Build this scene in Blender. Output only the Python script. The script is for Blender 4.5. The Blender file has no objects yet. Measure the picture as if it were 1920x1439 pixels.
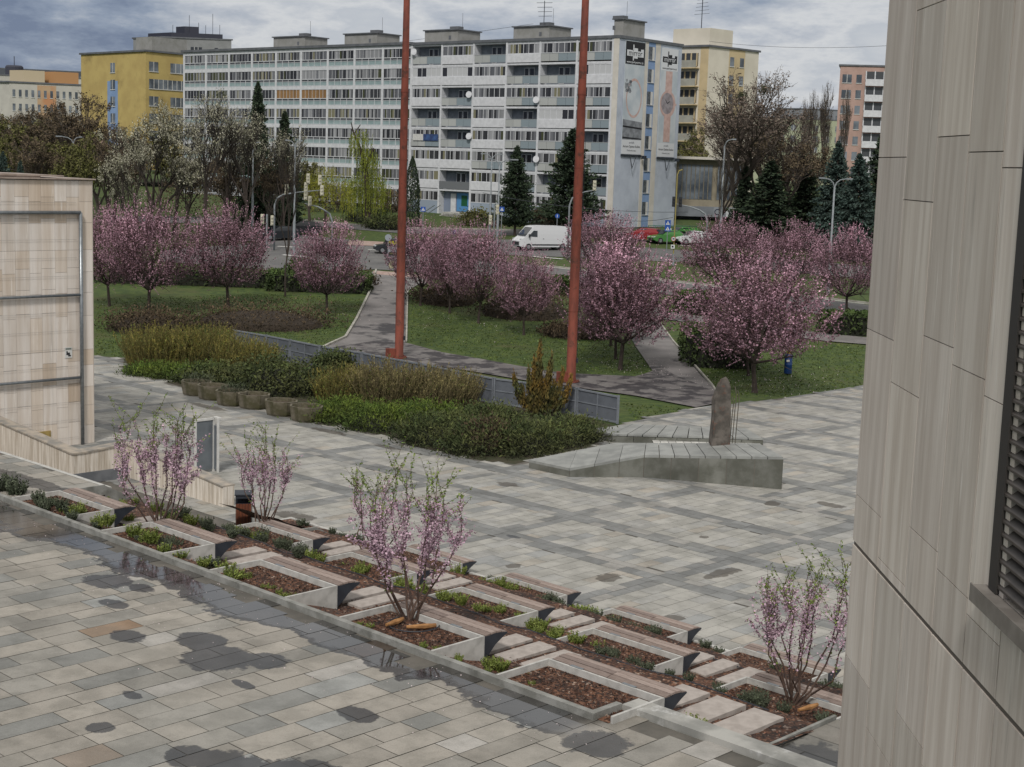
import bpy, math, random
from mathutils import Vector, Matrix
R = random.Random(11)
C = bpy.context.scene.collection
SC = bpy.context.scene
rad = math.radians
# ------------------------------------------------------------------ camera numbers
F = 2800.0; PITCH = rad(8.37); ROLL = rad(1.9)
_u0 = Vector((0, math.sin(PITCH), math.cos(PITCH))); FWD = Vector((0, math.cos(PITCH), -math.sin(PITCH)))
RIGHT = Vector((1, 0, 0))*math.cos(ROLL)+_u0*math.sin(ROLL); UP = Vector((-1, 0, 0))*math.sin(ROLL)+_u0*math.cos(ROLL)
TP = [(-1e3, -12.1), (88, -12.1), (155, -8.9), (200, -6.8), (400, -3.0), (1e5, -3.0)]
def terr(y):
    for (a, b), (c, d) in zip(TP, TP[1:]):
        if y <= c: return b+(d-b)*(y-a)/(c-a)
    return -3.0
def ray(px, py): return RIGHT*((px-960)/F)+UP*((719.5-py)/F)+FWD
def lev(px, py, z):
    d = ray(px, py); return d*(z/d.z)
def at(px, py):                     # point of the ground seen at a place of the photograph
    d = ray(px, py); t = 20.0
    while t < 3000 and d.z*t > terr(d.y*t): t *= 1.01
    lo, hi = t/1.01, t
    for _ in range(25):
        m = (lo+hi)/2
        if d.z*m <= terr(d.y*m): hi = m
        else: lo = m
    return d*hi
def aty(px, py, Y):
    d = ray(px, py); return d*(Y/d.y)
def proj(p):
    z = p.dot(FWD); return 960+F*p.dot(RIGHT)/z, 719.5-F*p.dot(UP)/z
def foot(px, Y):                    # ground point under image column px at distance Y
    X = (px-960)/F*Y
    for _ in range(6):
        q = proj(Vector((X, Y, terr(Y)))); X += (px-q[0])/F*Y
    return Vector((X, Y, terr(Y)))
TH = rad(-44)
GA = (math.sin(rad(44)), math.cos(rad(44))); GB = (math.sin(rad(134)), math.cos(rad(134)))
def G(b, a, z=0.0): return Vector((a*GA[0]+b*GB[0], a*GA[1]+b*GB[1], z))
def toG(p): return (p[0]*GB[0]+p[1]*GB[1], p[0]*GA[0]+p[1]*GA[1])

# ------------------------------------------------------------------ materials
def hexc(h):
    h = h.lstrip('#'); o = []
    for i in (0, 2, 4):
        v = int(h[i:i+2], 16)/255; o.append(v/12.92 if v <= .04045 else ((v+.055)/1.055)**2.4)
    return tuple(o)
class NT:
    def __init__(s, m): s.t = m.node_tree; s.n = s.t.nodes; s.l = s.t.links
    def new(s, ty, **k):
        n = s.n.new(ty)
        for a, b in k.items(): setattr(n, a, b)
        return n
    def link(s, a, b): s.l.new(a, b)
    def math(s, op, a, b=None, clamp=False):
        n = s.new('ShaderNodeMath', operation=op, use_clamp=clamp)
        for i, x in enumerate((a, b)):
            if x is None: continue
            if isinstance(x, (int, float)): n.inputs[i].default_value = x
            else: s.link(x, n.inputs[i])
        return n.outputs[0]
    def mix(s, f, a, b, mode='MIX'):
        n = s.new('ShaderNodeMix', data_type='RGBA', blend_type=mode)
        for i, x in ((0, f), (6, a), (7, b)):
            if isinstance(x, (int, float)): n.inputs[i].default_value = x
            elif isinstance(x, tuple): n.inputs[i].default_value = (*x[:3], 1)
            else: s.link(x, n.inputs[i])
        return n.outputs[2]
    def noise(s, vec, scale, detail=4, rough=.55):
        n = s.new('ShaderNodeTexNoise'); n.inputs['Scale'].default_value = scale
        n.inputs['Detail'].default_value = detail; n.inputs['Roughness'].default_value = rough
        if vec is not None: s.link(vec, n.inputs['Vector'])
        return n.outputs['Fac']
    def ramp(s, f, pts):
        n = s.new('ShaderNodeValToRGB'); e = n.color_ramp.elements
        while len(e) < len(pts): e.new(.5)
        for i, (p, c) in enumerate(pts):
            e[i].position = p; e[i].color = (*c, 1) if len(c) == 3 else c
        s.link(f, n.inputs[0]); return n.outputs[0]
    def sstep(s, v, lo, hi):
        n = s.new('ShaderNodeMapRange', interpolation_type='SMOOTHSTEP')
        n.inputs[1].default_value = lo; n.inputs[2].default_value = hi; s.link(v, n.inputs[0]); return n.outputs[0]
def material(name):
    m = bpy.data.materials.new(name); m.use_nodes = True; t = NT(m); b = m.node_tree.nodes['Principled BSDF']
    return m, t, b
def M(name, c1, c2=None, scale=3.0, rough=.8, bump=0.0, bscale=None, attr=False, stretch=None, metal=0.0, spec=None, detail=5, lo=.35, hi=.65, dirt=None):
    m, t, b = material(name)
    b.inputs['Roughness'].default_value = rough; b.inputs['Metallic'].default_value = metal
    if spec is not None: b.inputs['Specular IOR Level'].default_value = spec
    tc = t.new('ShaderNodeTexCoord'); vec = tc.outputs['Object']
    if stretch:
        mp = t.new('ShaderNodeMapping'); mp.inputs['Scale'].default_value = stretch; t.link(vec, mp.inputs[0]); vs = mp.outputs[0]
    else: vs = vec
    col = c1 if isinstance(c1, tuple) else hexc(c1)
    out = None
    if c2 is not None:
        c2 = c2 if isinstance(c2, tuple) else hexc(c2)
        out = t.mix(t.sstep(t.noise(vs, scale, detail), lo, hi), col, c2)
    if attr:
        a = t.new('ShaderNodeAttribute', attribute_name='Col')
        out = a.outputs['Color'] if out is None else t.mix(1.0, out, a.outputs['Color'], 'MULTIPLY')
    if dirt:
        dv = t.sstep(t.noise(vec, dirt[1], 6, .65), dirt[2], dirt[3])
        out = t.mix(dv, out if out is not None else col, dirt[0] if isinstance(dirt[0], tuple) else hexc(dirt[0]))
    if out is None: b.inputs['Base Color'].default_value = (*col, 1)
    else: t.link(out, b.inputs['Base Color'])
    if bump:
        bn = t.new('ShaderNodeBump'); bn.inputs['Strength'].default_value = bump; bn.inputs['Distance'].default_value = .02
        t.link(t.noise(vs, bscale or scale*4, 4), bn.inputs['Height']); t.link(bn.outputs[0], b.inputs['Normal'])
    return m

def ellipses(t, x, y, L):           # soft union of ellipses given as (b, a, rb, ra)
    acc = None
    for (cx, cy, rx, ry) in L:
        dx = t.math('DIVIDE', t.math('SUBTRACT', x, cx), rx); dy = t.math('DIVIDE', t.math('SUBTRACT', y, cy), ry)
        d = t.math('ADD', t.math('MULTIPLY', dx, dx), t.math('MULTIPLY', dy, dy))
        acc = d if acc is None else t.math('MINIMUM', acc, d)
    return acc
def paving_mat(name, wet=None, kerb_water=False, stain=None):
    m, t, b = material(name)
    tc = t.new('ShaderNodeTexCoord'); vec = tc.outputs['Object']
    a = t.new('ShaderNodeAttribute', attribute_name='Col').outputs['Color']
    g1 = t.noise(vec, 1.3, 6, .6); g2 = t.noise(vec, 45, 3, .7); g3 = t.noise(vec, .35, 4, .6)
    col = t.mix(t.sstep(g1, .38, .62), a, t.mix(1.0, a, (.74, .745, .74), 'MULTIPLY'))
    g4 = t.noise(vec, 6.0, 6, .7); col = t.mix(t.math('MULTIPLY', t.sstep(g4, .52, .72), .5), col, t.mix(1.0, col, (.70, .69, .67), 'MULTIPLY')); col = t.mix(t.math('MULTIPLY', t.sstep(g4, .30, .42), -.35), col, (.5, .5, .48))
    col = t.mix(t.math('MULTIPLY', t.sstep(g2, .35, .75), .35), col, t.mix(1.0, col, (.55, .55, .56), 'MULTIPLY'))
    col = t.mix(t.math('MULTIPLY', t.sstep(g3, .45, .7), .22), col, (.30, .295, .27))
    sp = t.new('ShaderNodeSeparateXYZ'); t.link(vec, sp.inputs[0]); x, y = sp.outputs[0], sp.outputs[1]
    rough = t.math('ADD', t.math('MULTIPLY', g1, .2), .62)
    if wet:
        w = ellipses(t, x, y, wet)
        w = t.math('ADD', w, t.math('MULTIPLY', t.math('SUBTRACT', t.noise(vec, 2.4, 7, .66), .5), 3.0))
        wm = t.math('SUBTRACT', 1.0, t.sstep(w, .80, 1.12))
        if kerb_water:
            k = t.math('ADD', y, t.math('MULTIPLY', t.math('SUBTRACT', t.noise(vec, .55, 6, .62), .5), 2.6))
            k = t.math('ADD', k, t.math('MULTIPLY', x, -.012))
            km = t.sstep(k, 16.05, 16.12); km = t.math('MULTIPLY', km, t.math('SUBTRACT', 1.0, t.sstep(x, -14.6, -13.9)))
            km = t.math('MULTIPLY', km, t.sstep(x, -33.5, -33.2)); pool = t.sstep(k, 16.20, 16.34); pool = t.math('MULTIPLY', pool, km)
            wm = t.math('MAXIMUM', wm, km)
        dark = t.mix(1.0, col, (.19, .19, .20), 'MULTIPLY')
        col = t.mix(wm, col, dark); rough = t.math('SUBTRACT', rough, t.math('MULTIPLY', wm, .40))
        if kerb_water:
            rough = t.math('MULTIPLY', rough, t.math('SUBTRACT', 1.0, t.math('MULTIPLY', pool, .85)))
            rough = t.math('MAXIMUM', rough, .03); t.link(t.math('ADD', t.math('MULTIPLY', pool, .5), .5), b.inputs['Specular IOR Level'])
            bstr = t.math('MULTIPLY', t.math('SUBTRACT', 1.0, pool), .25)
    if stain:
        w = ellipses(t, x, y, stain)
        w = t.math('ADD', w, t.math('MULTIPLY', t.math('SUBTRACT', t.noise(vec, 2.2, 5, .65), .5), 3.5))
        wm = t.math('SUBTRACT', 1.0, t.sstep(w, .8, 1.15)); col = t.mix(t.math('MULTIPLY', wm, .75), col, (.055, .045, .034))
    t.link(col, b.inputs['Base Color']); t.link(rough, b.inputs['Roughness'])
    bn = t.new('ShaderNodeBump'); bn.inputs['Strength'].default_value = .25; bn.inputs['Distance'].default_value = .006
    t.link(g2, bn.inputs['Height']); t.link(bn.outputs[0], b.inputs['Normal'])
    if wet and kerb_water: t.link(bstr, bn.inputs['Strength'])
    return m

# ------------------------------------------------------------------ mesh builder
class MB:
    def __init__(s): s.v = []; s.f = []; s.m = []; s.c = []; s.mi = 0; s.col = (1, 1, 1)
    def face(s, pts, mi=None, col=None):
        n = len(s.v); s.v.extend(tuple(p) for p in pts); s.f.append(tuple(range(n, n+len(pts))))
        s.m.append(s.mi if mi is None else mi); s.c.append(s.col if col is None else col)
    def idx(s, base, faces):
        for f in faces:
            s.f.append(tuple(base+i for i in f)); s.m.append(s.mi); s.c.append(s.col)
    def box(s, x0, y0, z0, x1, y1, z1):
        n = len(s.v)
        s.v += [(x0, y0, z0), (x1, y0, z0), (x1, y1, z0), (x0, y1, z0), (x0, y0, z1), (x1, y0, z1), (x1, y1, z1), (x0, y1, z1)]
        s.idx(n, [(0, 3, 2, 1), (4, 5, 6, 7), (0, 1, 5, 4), (1, 2, 6, 5), (2, 3, 7, 6), (3, 0, 4, 7)])
    def beam(s, p, q, w, h):         # rectangular bar between two points
        p, q = Vector(p), Vector(q); d = (q-p).normalized(); up = Vector((0, 0, 1)) if abs(d.z) < .95 else Vector((0, 1, 0))
        x = d.cross(up).normalized()*w/2; z = x.normalized().cross(d)*h/2
        n = len(s.v)
        for e in (p, q):
            for a, b in ((-1, -1), (1, -1), (1, 1), (-1, 1)): s.v.append(tuple(e+x*a+z*b))
        s.idx(n, [(3, 2, 1, 0), (4, 5, 6, 7), (0, 1, 5, 4), (1, 2, 6, 5), (2, 3, 7, 6), (3, 0, 4, 7)])
    def tube(s, pts, rs, n=6, caps=True):
        pts = [Vector(p) for p in pts]; base = len(s.v); k = len(pts)
        if isinstance(rs, (int, float)): rs = [rs]*k
        for i, p in enumerate(pts):
            d = (pts[min(i+1, k-1)]-pts[max(i-1, 0)])
            d = d.normalized() if d.length > 1e-9 else Vector((0, 0, 1))
            u = d.cross(Vector((.13, .97, .2))); u = u.normalized() if u.length > .05 else d.cross(Vector((1, 0, 0))).normalized(); w = d.cross(u)
            for j in range(n):
                a = 2*math.pi*j/n; q = p+(u*math.cos(a)+w*math.sin(a))*rs[i]; s.v.append((q.x, q.y, q.z))
        fs = [(i*n+j, i*n+(j+1) % n, (i+1)*n+(j+1) % n, (i+1)*n+j) for i in range(k-1) for j in range(n)]
        if caps and n > 3: fs += [tuple(range(n-1, -1, -1)), tuple((k-1)*n+j for j in range(n))]
        s.idx(base, fs)
    def lathe(s, c, prof, n=16):
        base = len(s.v)
        for (r, z) in prof:
            for j in range(n):
                a = 2*math.pi*j/n; s.v.append((c[0]+r*math.cos(a), c[1]+r*math.sin(a), c[2]+z))
        k = len(prof)
        s.idx(base, [(i*n+j, i*n+(j+1) % n, (i+1)*n+(j+1) % n, (i+1)*n+j) for i in range(k-1) for j in range(n)] + [tuple((k-1)*n+j for j in range(n))])
    def prism(s, poly, z0, z1):      # z0/z1 numbers or lists
        n = len(poly); base = len(s.v)
        Z0 = z0 if isinstance(z0, (list, tuple)) else [z0]*n; Z1 = z1 if isinstance(z1, (list, tuple)) else [z1]*n
        s.v += [(p[0], p[1], Z0[i]) for i, p in enumerate(poly)]+[(p[0], p[1], Z1[i]) for i, p in enumerate(poly)]
        s.idx(base, [tuple(range(n-1, -1, -1)), tuple(range(n, 2*n))]+[(i, (i+1) % n, n+(i+1) % n, n+i) for i in range(n)])
    def leaf(s, p, sz, r=R, asp=.6, mi=None, d=None):
        if d is None: d = Vector((r.gauss(0, 1), r.gauss(0, 1), r.gauss(0, 1))).normalized()
        u = d.cross(Vector((r.gauss(0, 1), r.gauss(0, 1), r.gauss(0, 1))))
        if u.length < 1e-3: return
        u = u.normalized()*sz*asp*.5; d = d*sz*.5
        s.face((p-d, p+u, p+d, p-u), mi)
def build(name, mb, mats, parent=None, loc=(0, 0, 0), rz=0.0, smooth=False):
    me = bpy.data.meshes.new(name); me.from_pydata(mb.v, [], mb.f)
    mats = mats if isinstance(mats, (list, tuple)) else [mats]
    for m in mats: me.materials.append(m)
    if len(mats) > 1: me.polygons.foreach_set('material_index', mb.m)
    if any(c != (1, 1, 1) for c in mb.c):
        at_ = me.attributes.new('Col', 'FLOAT_COLOR', 'FACE'); flat = []
        for c in mb.c: flat += [c[0], c[1], c[2], 1.0]
        at_.data.foreach_set('color', flat)
    if smooth: me.polygons.foreach_set('use_smooth', [True]*len(me.polygons))
    me.update()
    o = bpy.data.objects.new(name, me); C.objects.link(o); o.location = loc; o.rotation_euler = (0, 0, rz)
    if parent: o.parent = parent
    return o
def tag(o, label, cat, group=None):
    o['label'] = label; o['category'] = cat
    if group: o['group'] = group
    return o
def thing(name, label, cat, loc=(0, 0, 0), rz=0.0, group=None):
    o = bpy.data.objects.new(name, None); C.objects.link(o); o.location = loc; o.rotation_euler = (0, 0, rz); o.empty_display_size = .2
    return tag(o, label, cat, group)
def structure(o): o['kind'] = 'structure'; return o
def dup(root, loc, rz=0.0, label=None, group=None, scale=None):
    r = root.copy(); C.objects.link(r); r.location = loc; r.rotation_euler = (0, 0, rz)
    if label: r['label'] = label
    if group: r['group'] = group
    if scale: r.scale = scale
    for ch in list(root.children):
        c = ch.copy(); C.objects.link(c); c.parent = r
        for g in list(ch.children):
            d = g.copy(); C.objects.link(d); d.parent = c
    return r
def text_part(name, s, size, mat, parent, loc, rot, extrude=.004, align='CENTER', sx=1.0):
    cu = bpy.data.curves.new(name, 'FONT'); cu.body = s; cu.size = size; cu.extrude = extrude; cu.align_x = align; cu.align_y = 'CENTER'
    ob = bpy.data.objects.new(name, cu); C.objects.link(ob)
    dg = bpy.context.evaluated_depsgraph_get(); me = bpy.data.meshes.new_from_object(ob.evaluated_get(dg))
    bpy.data.objects.remove(ob); bpy.data.curves.remove(cu)
    me.name = name; me.materials.clear(); me.materials.append(mat)
    o = bpy.data.objects.new(name, me); C.objects.link(o); o.location = loc; o.rotation_euler = rot; o.scale = (sx, 1, 1)
    if parent: o.parent = parent
    return o

# ------------------------------------------------------------------ palette
m_conc = M('pale_concrete', '#b9b8b4', '#a3a29e', 4, .8, .15, 60, dirt=('#75736c', 1.7, .55, .85))
m_kerbc = M('kerb_concrete', '#8f8f8b', '#74746f', 3, .7, .2, 60, dirt=('#5a5a55', 2.5, .5, .75))
m_steel = M('galvanised_steel', '#8d9296', '#7d8286', 8, .38, metal=.7)
m_lamp = M('lamp_post_steel', '#868c90', '#767c80', 4, .6)
m_dark = M('dark_anthracite_metal', '#2b313a', '#242932', 5, .5)
m_wood = M('weathered_slats', '#9a8b82', '#83736a', 6, .75, .1, 40, attr=True, stretch=(1.2, 14, 14))
m_cedar = M('orange_brown_slats', '#6b3a22', '#4c2616', 5, .6, .1, 40, stretch=(14, 14, 1))
m_soil = None
m_rust = M('rust_red_paint', '#773a2b', '#5e2d21', 1.6, .8, .25, 14, stretch=(2, 2, .5), dirt=('#45271c', 2.3, .52, .70))
m_lawn = M('lawn', (.026, .052, .006), (.058, .088, .013), 1.9, .95, .8, 22, dirt=((.070, .068, .022), .22, .48, .78))
m_asph = M('asphalt', (.105, .105, .108), (.145, .143, .14), .5, .85, .2, 40, dirt=((.07, .07, .072), .25, .5, .7))
m_path = M('footpath_asphalt', (.19, .178, .175), (.14, .132, .13), .7, .8, .2, 30, dirt=((.040, .038, .042), .28, .54, .62))
m_path2 = M('patched_asphalt', (.16, .15, .145), (.11, .10, .10), 1.2, .7, .2, 30, dirt=((.030, .026, .030), .8, .46, .56))
m_pink = M('pink_pavers', (.30, .20, .17), (.36, .28, .25), 1.5, .85)
m_white = M('white_paint', '#c9c9c6', '#bdbdba', 5, .7)
m_kerbw = M('white_kerb', '#a8a69d', '#8b8981', 2, .85)
m_bark = M('dark_bark', (.035, .026, .022), (.055, .042, .034), 5, .95, .3)
m_bark2 = M('grey_bark', (.085, .070, .058), (.055, .045, .038), 4, .95, .3)
m_glass = M('dark_glass', '#20262c', '#343c44', 2, .12, spec=.8)

# ------------------------------------------------------------------ world, sun, camera
W = bpy.data.worlds.new('World'); SC.world = W; W.use_nodes = True
wt = NT(W); wt.n.clear()
sun_dir_az = rad(190); sun_el = rad(46)      # the sun stands behind the camera, a little to the left
sky = wt.new('ShaderNodeTexSky'); sky.sky_type = 'NISHITA'; sky.sun_disc = False
sky.sun_elevation = sun_el; sky.sun_rotation = sun_dir_az; sky.dust_density = 2.0
bg1 = wt.new('ShaderNodeBackground'); bg1.inputs[1].default_value = .08; wt.link(sky.outputs[0], bg1.inputs[0])
tcw = wt.new('ShaderNodeTexCoord')
mpw = wt.new('ShaderNodeMapping'); mpw.inputs['Scale'].default_value = (1.0, 1.0, 3.0); mpw.inputs['Location'].default_value = (3.1, 1.7, .4)
wt.link(tcw.outputs['Generated'], mpw.inputs[0])
n1 = wt.noise(mpw.outputs[0], 5.5, 9, .62); n2 = wt.noise(mpw.outputs[0], 15, 6, .6)
sx = wt.new('ShaderNodeSeparateXYZ'); wt.link(tcw.outputs['Generated'], sx.inputs[0])
nn = wt.math('ADD', wt.math('MULTIPLY', n1, .8), wt.math('MULTIPLY', n2, .2))
nn = wt.math('ADD', nn, wt.math('MULTIPLY', sx.outputs[0], .30))
cl = wt.ramp(nn, [(.36, hexc('#74819a')), (.42, hexc('#909cb0')), (.46, hexc('#aab2bf')), (.50, hexc('#bdc2cb')), (.55, hexc('#d6d8db')), (.60, hexc('#c0c5cd')), (.70, hexc('#ced1d5')), (.85, hexc('#bfc4cb'))])
up_ = wt.sstep(sx.outputs[2], .16, .5); cl = wt.mix(up_, cl, (.78, .765, .73))
bg2 = wt.new('ShaderNodeBackground'); bg2.inputs[1].default_value = .95; wt.link(cl, bg2.inputs[0])
mx = wt.new('ShaderNodeMixShader'); mx.inputs[0].default_value = .93
wt.link(bg1.outputs[0], mx.inputs[1]); wt.link(bg2.outputs[0], mx.inputs[2])
wo = wt.new('ShaderNodeOutputWorld'); wt.link(mx.outputs[0], wo.inputs[0])
sl = bpy.data.lights.new('Sun', 'SUN'); sl.energy = 2.3; sl.angle = rad(9); sl.color = (1.0, .955, .90)
so = bpy.data.objects.new('Sun', sl); C.objects.link(so)
sd = Vector((math.sin(sun_dir_az)*math.cos(sun_el), math.cos(sun_dir_az)*math.cos(sun_el), math.sin(sun_el)))
so.rotation_euler = sd.to_track_quat('Z', 'Y').to_euler()
cam = bpy.data.cameras.new('Camera'); cam.sensor_fit = 'HORIZONTAL'; cam.sensor_width = 36; cam.lens = 36*F/1920
cam.clip_start = .5; cam.clip_end = 6000
co = bpy.data.objects.new('Camera', cam); C.objects.link(co)
mw = Matrix((RIGHT, UP, -FWD)).transposed().to_4x4(); co.matrix_world = mw
SC.camera = co
SC.view_settings.view_transform = 'Standard'; SC.view_settings.look = 'None'; SC.view_settings.exposure = 0

# ------------------------------------------------------------------ setting: ground
def gsheet(name, mat, polys, dz, sub=True, kind=True):
    """flat sheets given as photo outlines, draped on the terrain dz above it"""
    import bmesh
    bm = bmesh.new()
    for poly in polys:
        vs = [bm.verts.new((p[0], p[1], 0)) for p in poly]
        try: bm.faces.new(vs)
        except ValueError: pass
    for yb in (88, 155, 200):
        geo = bm.verts[:]+bm.edges[:]+bm.faces[:]
        bmesh.ops.bisect_plane(bm, geom=geo, plane_co=(0, yb, 0), plane_no=(0, 1, 0))
    bmesh.ops.triangulate(bm, faces=bm.faces[:])
    for v in bm.verts: v.co.z = terr(v.co.y)+dz
    bmesh.ops.recalc_face_normals(bm, faces=bm.faces[:])
    if bm.faces and sum(f.normal.z for f in bm.faces) < 0: bmesh.ops.reverse_faces(bm, faces=bm.faces[:])
    me = bpy.data.meshes.new(name); bm.to_mesh(me); bm.free(); me.materials.append(mat)
    o = bpy.data.objects.new(name, me); C.objects.link(o)
    if kind: structure(o)
    return o
def PX(*pts): return [at(*p)[:2] for p in pts]
mb = MB()
ys = [30, 60, 88, 121, 155, 177, 200, 260, 400, 900, 3000]
xs = [-2500, -400, -100, -60, -30, 0, 30, 60, 100, 400, 2500]
for i in range(len(ys)-1):
    for j in range(len(xs)-1):
        mb.face([(xs[j], ys[i], terr(ys[i])-.06), (xs[j+1], ys[i], terr(ys[i])-.06), (xs[j+1], ys[i+1], terr(ys[i+1])-.06), (xs[j], ys[i+1], terr(ys[i+1])-.06)])
structure(build('ground', mb, m_lawn))
mb = MB(); mb.face([(-400, -300, -12.2), (400, -300, -12.2), (400, 31, -12.2), (-400, 31, -12.2)])
structure(build('ground_near', mb, m_lawn))

# plaza outline (far edge) in world xy
plaza_far = [at(-60, 668), at(180, 668), at(240, 671)]
beds = PX((228, 692), (330, 722), (592, 792), (752, 823), (765, 834), (905, 864), (965, 870), (1010, 860), (1112, 836), (1130, 815), (1160, 800), (1083, 780), (860, 735), (635, 690), (438, 652), (330, 640), (235, 668))
def inpoly(x, y, poly):
    c = False; n = len(poly)
    for i in range(n):
        x1, y1 = poly[i][0], poly[i][1]; x2, y2 = poly[i-1][0], poly[i-1][1]
        if (y1 > y) != (y2 > y) and x < (x2-x1)*(y-y1)/(y2-y1)+x1: c = not c
    return c
right_far = PX((1160, 797), (1190, 789), (1305, 765), (1480, 745), (1615, 724), (1760, 700))
plaza_poly = [tuple(p[:2]) for p in plaza_far]+[beds[0], beds[16]][::-1]+[tuple(beds[i]) for i in range(0, 11)]+right_far+[G(40, 60)[:2], G(40, 20)[:2], G(-10, 16)[:2], G(-60, 16)[:2], G(-90, 20)[:2]]
plaza_poly = [tuple(p) for p in plaza_poly]
# the lawn corner between the fence end and the path stays grass
def slabs(mb, x0, x1, y0, y1, z, cw, ln, pal, r, along='y', test=None, gap=.006, jit=.35):
    """rows of stone slabs in the rectangle; each one keeps its own tone"""
    a0, a1 = (x0, x1) if along == 'y' else (y0, y1); b0, b1 = (y0, y1) if along == 'y' else (x0, x1)
    a = a0
    while a < a1-.05:
        w = min(cw*r.uniform(.85, 1.2), a1-a)
        if a1-(a+w) < .2: w = a1-a
        b = b0-r.uniform(0, ln*.8)
        while b < b1:
            l = ln*r.uniform(1-jit, 1+jit); s0, s1 = max(b, b0), min(b+l, b1); b += l
            if s1-s0 < .12: continue
            q = (a+gap, s0+gap, a+w-gap, s1-gap) if along == 'y' else (s0+gap, a+gap, s1-gap, a+w-gap)
            cx, cy = (q[0]+q[2])/2, (q[1]+q[3])/2
            if test and not test(cx, cy): continue
            base = pal(r); dz = r.uniform(-.002, .002)
            mb.face([(q[0], q[1], z+dz), (q[2], q[1], z+dz), (q[2], q[3], z+dz), (q[0], q[3], z+dz)], 0, base)
        a += w
def pal_terr(r):
    k = r.random(); v = r.uniform(.86, 1.12)
    if k < .54: c = (.325, .300, .262)
    elif k < .74: c = (.275, .262, .235)
    elif k < .86: c = (.225, .225, .212)
    elif k < .92: c = (.39, .372, .345)
    elif k < .945: c = (.30, .24, .19)
    elif k < .955: c = (.30, .19, .11)
    else: c = (.29, .295, .285)
    return tuple(x*v for x in c)
def pal_plaza(r):
    k = r.random(); v = r.uniform(.9, 1.08)
    if k < .62: c = (.375, .365, .335)
    elif k < .87: c = (.345, .34, .322)
    elif k < .93: c = (.375, .345, .30)
    else: c = (.29, .295, .29)
    return tuple(x*v for x in c)
def pal_band(r):
    v = r.uniform(.85, 1.15); return (.205*v, .209*v, .206*v) if r.random() < .8 else (.31, .30, .28)
ZP = -12.1
far_px = toG
bands = [34.5, 38.2, 41.85, 45.8, 49.5, 53.0, 56.4, 60.0, 63.7, 67.4, 71.1, 74.8]
def in_plaza(x, y):
    p = G(x, y); return inpoly(p.x, p.y, plaza_poly)
mb = MB(); rr = random.Random(5)
edges = [28.5]+bands+[78.5]
for i in range(len(edges)-1):
    a0 = edges[i]+(.45 if i else 0); a1 = edges[i+1]-(.45 if i < len(edges)-2 else 0)
    off = -26.75 if (a0 < 45.5) else -31.2
    bs = [off+7.0*k for k in range(-9, 5)]
    bl = [-96]+[q for q in bs if -95 < q < 0]+[2]
    for j in range(len(bl)-1):
        b0 = bl[j]+(.38 if j else 0); b1 = bl[j+1]-(.38 if j < len(bl)-2 else 0)
        slabs(mb, b0, b1, a0, a1, ZP, .47, .95, pal_plaza, rr, 'y', in_plaza)
        if j: slabs(mb, bl[j]-.38, bl[j]+.38, a0, a1, ZP, .38, .8, pal_band, rr, 'y', in_plaza)
    if i: slabs(mb, -96, 2, edges[i]-.45, edges[i]+.45, ZP, .45, .8, pal_band, rr, 'x', in_plaza)
stains = [(-27.8, 33.2, .35, .5), (-30.5, 31.9, .22, .3), (-25.9, 36.3, .3, .8), (-38.8, 40.1, .5, .35), (-51.5, 41.6, 1.2, .3), (-47.2, 41.3, .8, .25), (-30.5, 45.6, .3, .4), (-29.0, 39.5, .2, .2), (-24.0, 31.5, .25, .3), (-60, 41.0, 1.5, .35), (-39.6, 30.6, .9, .5), (-29.0, 47.2, .6, .3)]
m_plaza = paving_mat('plaza_slabs', wet=[(-41, 48.5, .1, .1), (-33, 34.5, .3, .15)], stain=stains)
structure(build('plaza_paving', mb, m_plaza, rz=TH))
m_joint = M('paving_joint_sand', (.085, .08, .07), (.12, .11, .095), 2, .95)
mb = MB(); mb.face([(p[0], p[1], ZP-.012) for p in plaza_poly]); structure(build('plaza_bed', mb, m_joint))

# terrace: slab paving 8.5 m below the lens
ZT = -8.5
mb = MB(); rr = random.Random(21)
def terr_test(x, y): return y < 16.93 or (x < -33.35 and y < 19.66) or (x > -14.3 and y < 17.55)
bb = [-58, -31.2, -21.05, -11.2, 6]
for j in range(4):
    slabs(mb, bb[j]+(.0 if j == 0 else .0), bb[j+1], 4, 19.66, ZT, .52, .95, pal_terr, rr, 'y', terr_test, gap=.007, jit=.40)
wet = [(-21.5, 14.55, .55, .42), (-20.45, 14.25, .75, .6), (-19.9, 14.75, .45, .4), (-22.45, 13.7, .42, .26), (-25.75, 15.25, .55, .42), (-24.9, 15.5, .35, .2), (-24.35, 14.55, .42, .22), (-16.5, 11.75, .75, .5), (-15.7, 12.2, .6, .6), (-17.25, 11.5, .4, .35), (-16.95, 14.35, .36, .26), (-19.15, 13.8, .28, .12), (-19.0, 11.15, .22, .2), (-13.7, 16.3, .5, .5), (-12.6, 15.2, .35, .25), (-33.4, 18.6, .8, .3), (-35, 18.5, 2.0, .35), (-19.9, 12.2, .25, .12)]
m_terr = paving_mat('terrace_slabs', wet=wet, kerb_water=True)
structure(build('terrace_paving', mb, m_terr, rz=TH))
mb = MB(); mb.face([(-60, 2, ZT-.012), (8, 2, ZT-.012), (8, 16.95, ZT-.012), (-60, 16.95, ZT-.012)])
mb.face([(-60, 16.95, ZT-.012), (-33.32, 16.95, ZT-.012), (-33.32, 19.7, ZT-.012), (-60, 19.7, ZT-.012)])
mb.face([(-14.3, 16.95, ZT-.012), (8, 16.95, ZT-.012), (8, 17.6, ZT-.012), (-14.3, 17.6, ZT-.012)])
structure(build('terrace_bed', mb, m_joint, rz=TH))
mb = MB()   # retaining faces under the terrace edge
mb.box(-60, 19.70, -12.3, -33.3, 19.85, ZT-.02); mb.box(-33.5, 17.2, -12.3, -33.36, 19.69, ZT-.02)
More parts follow.
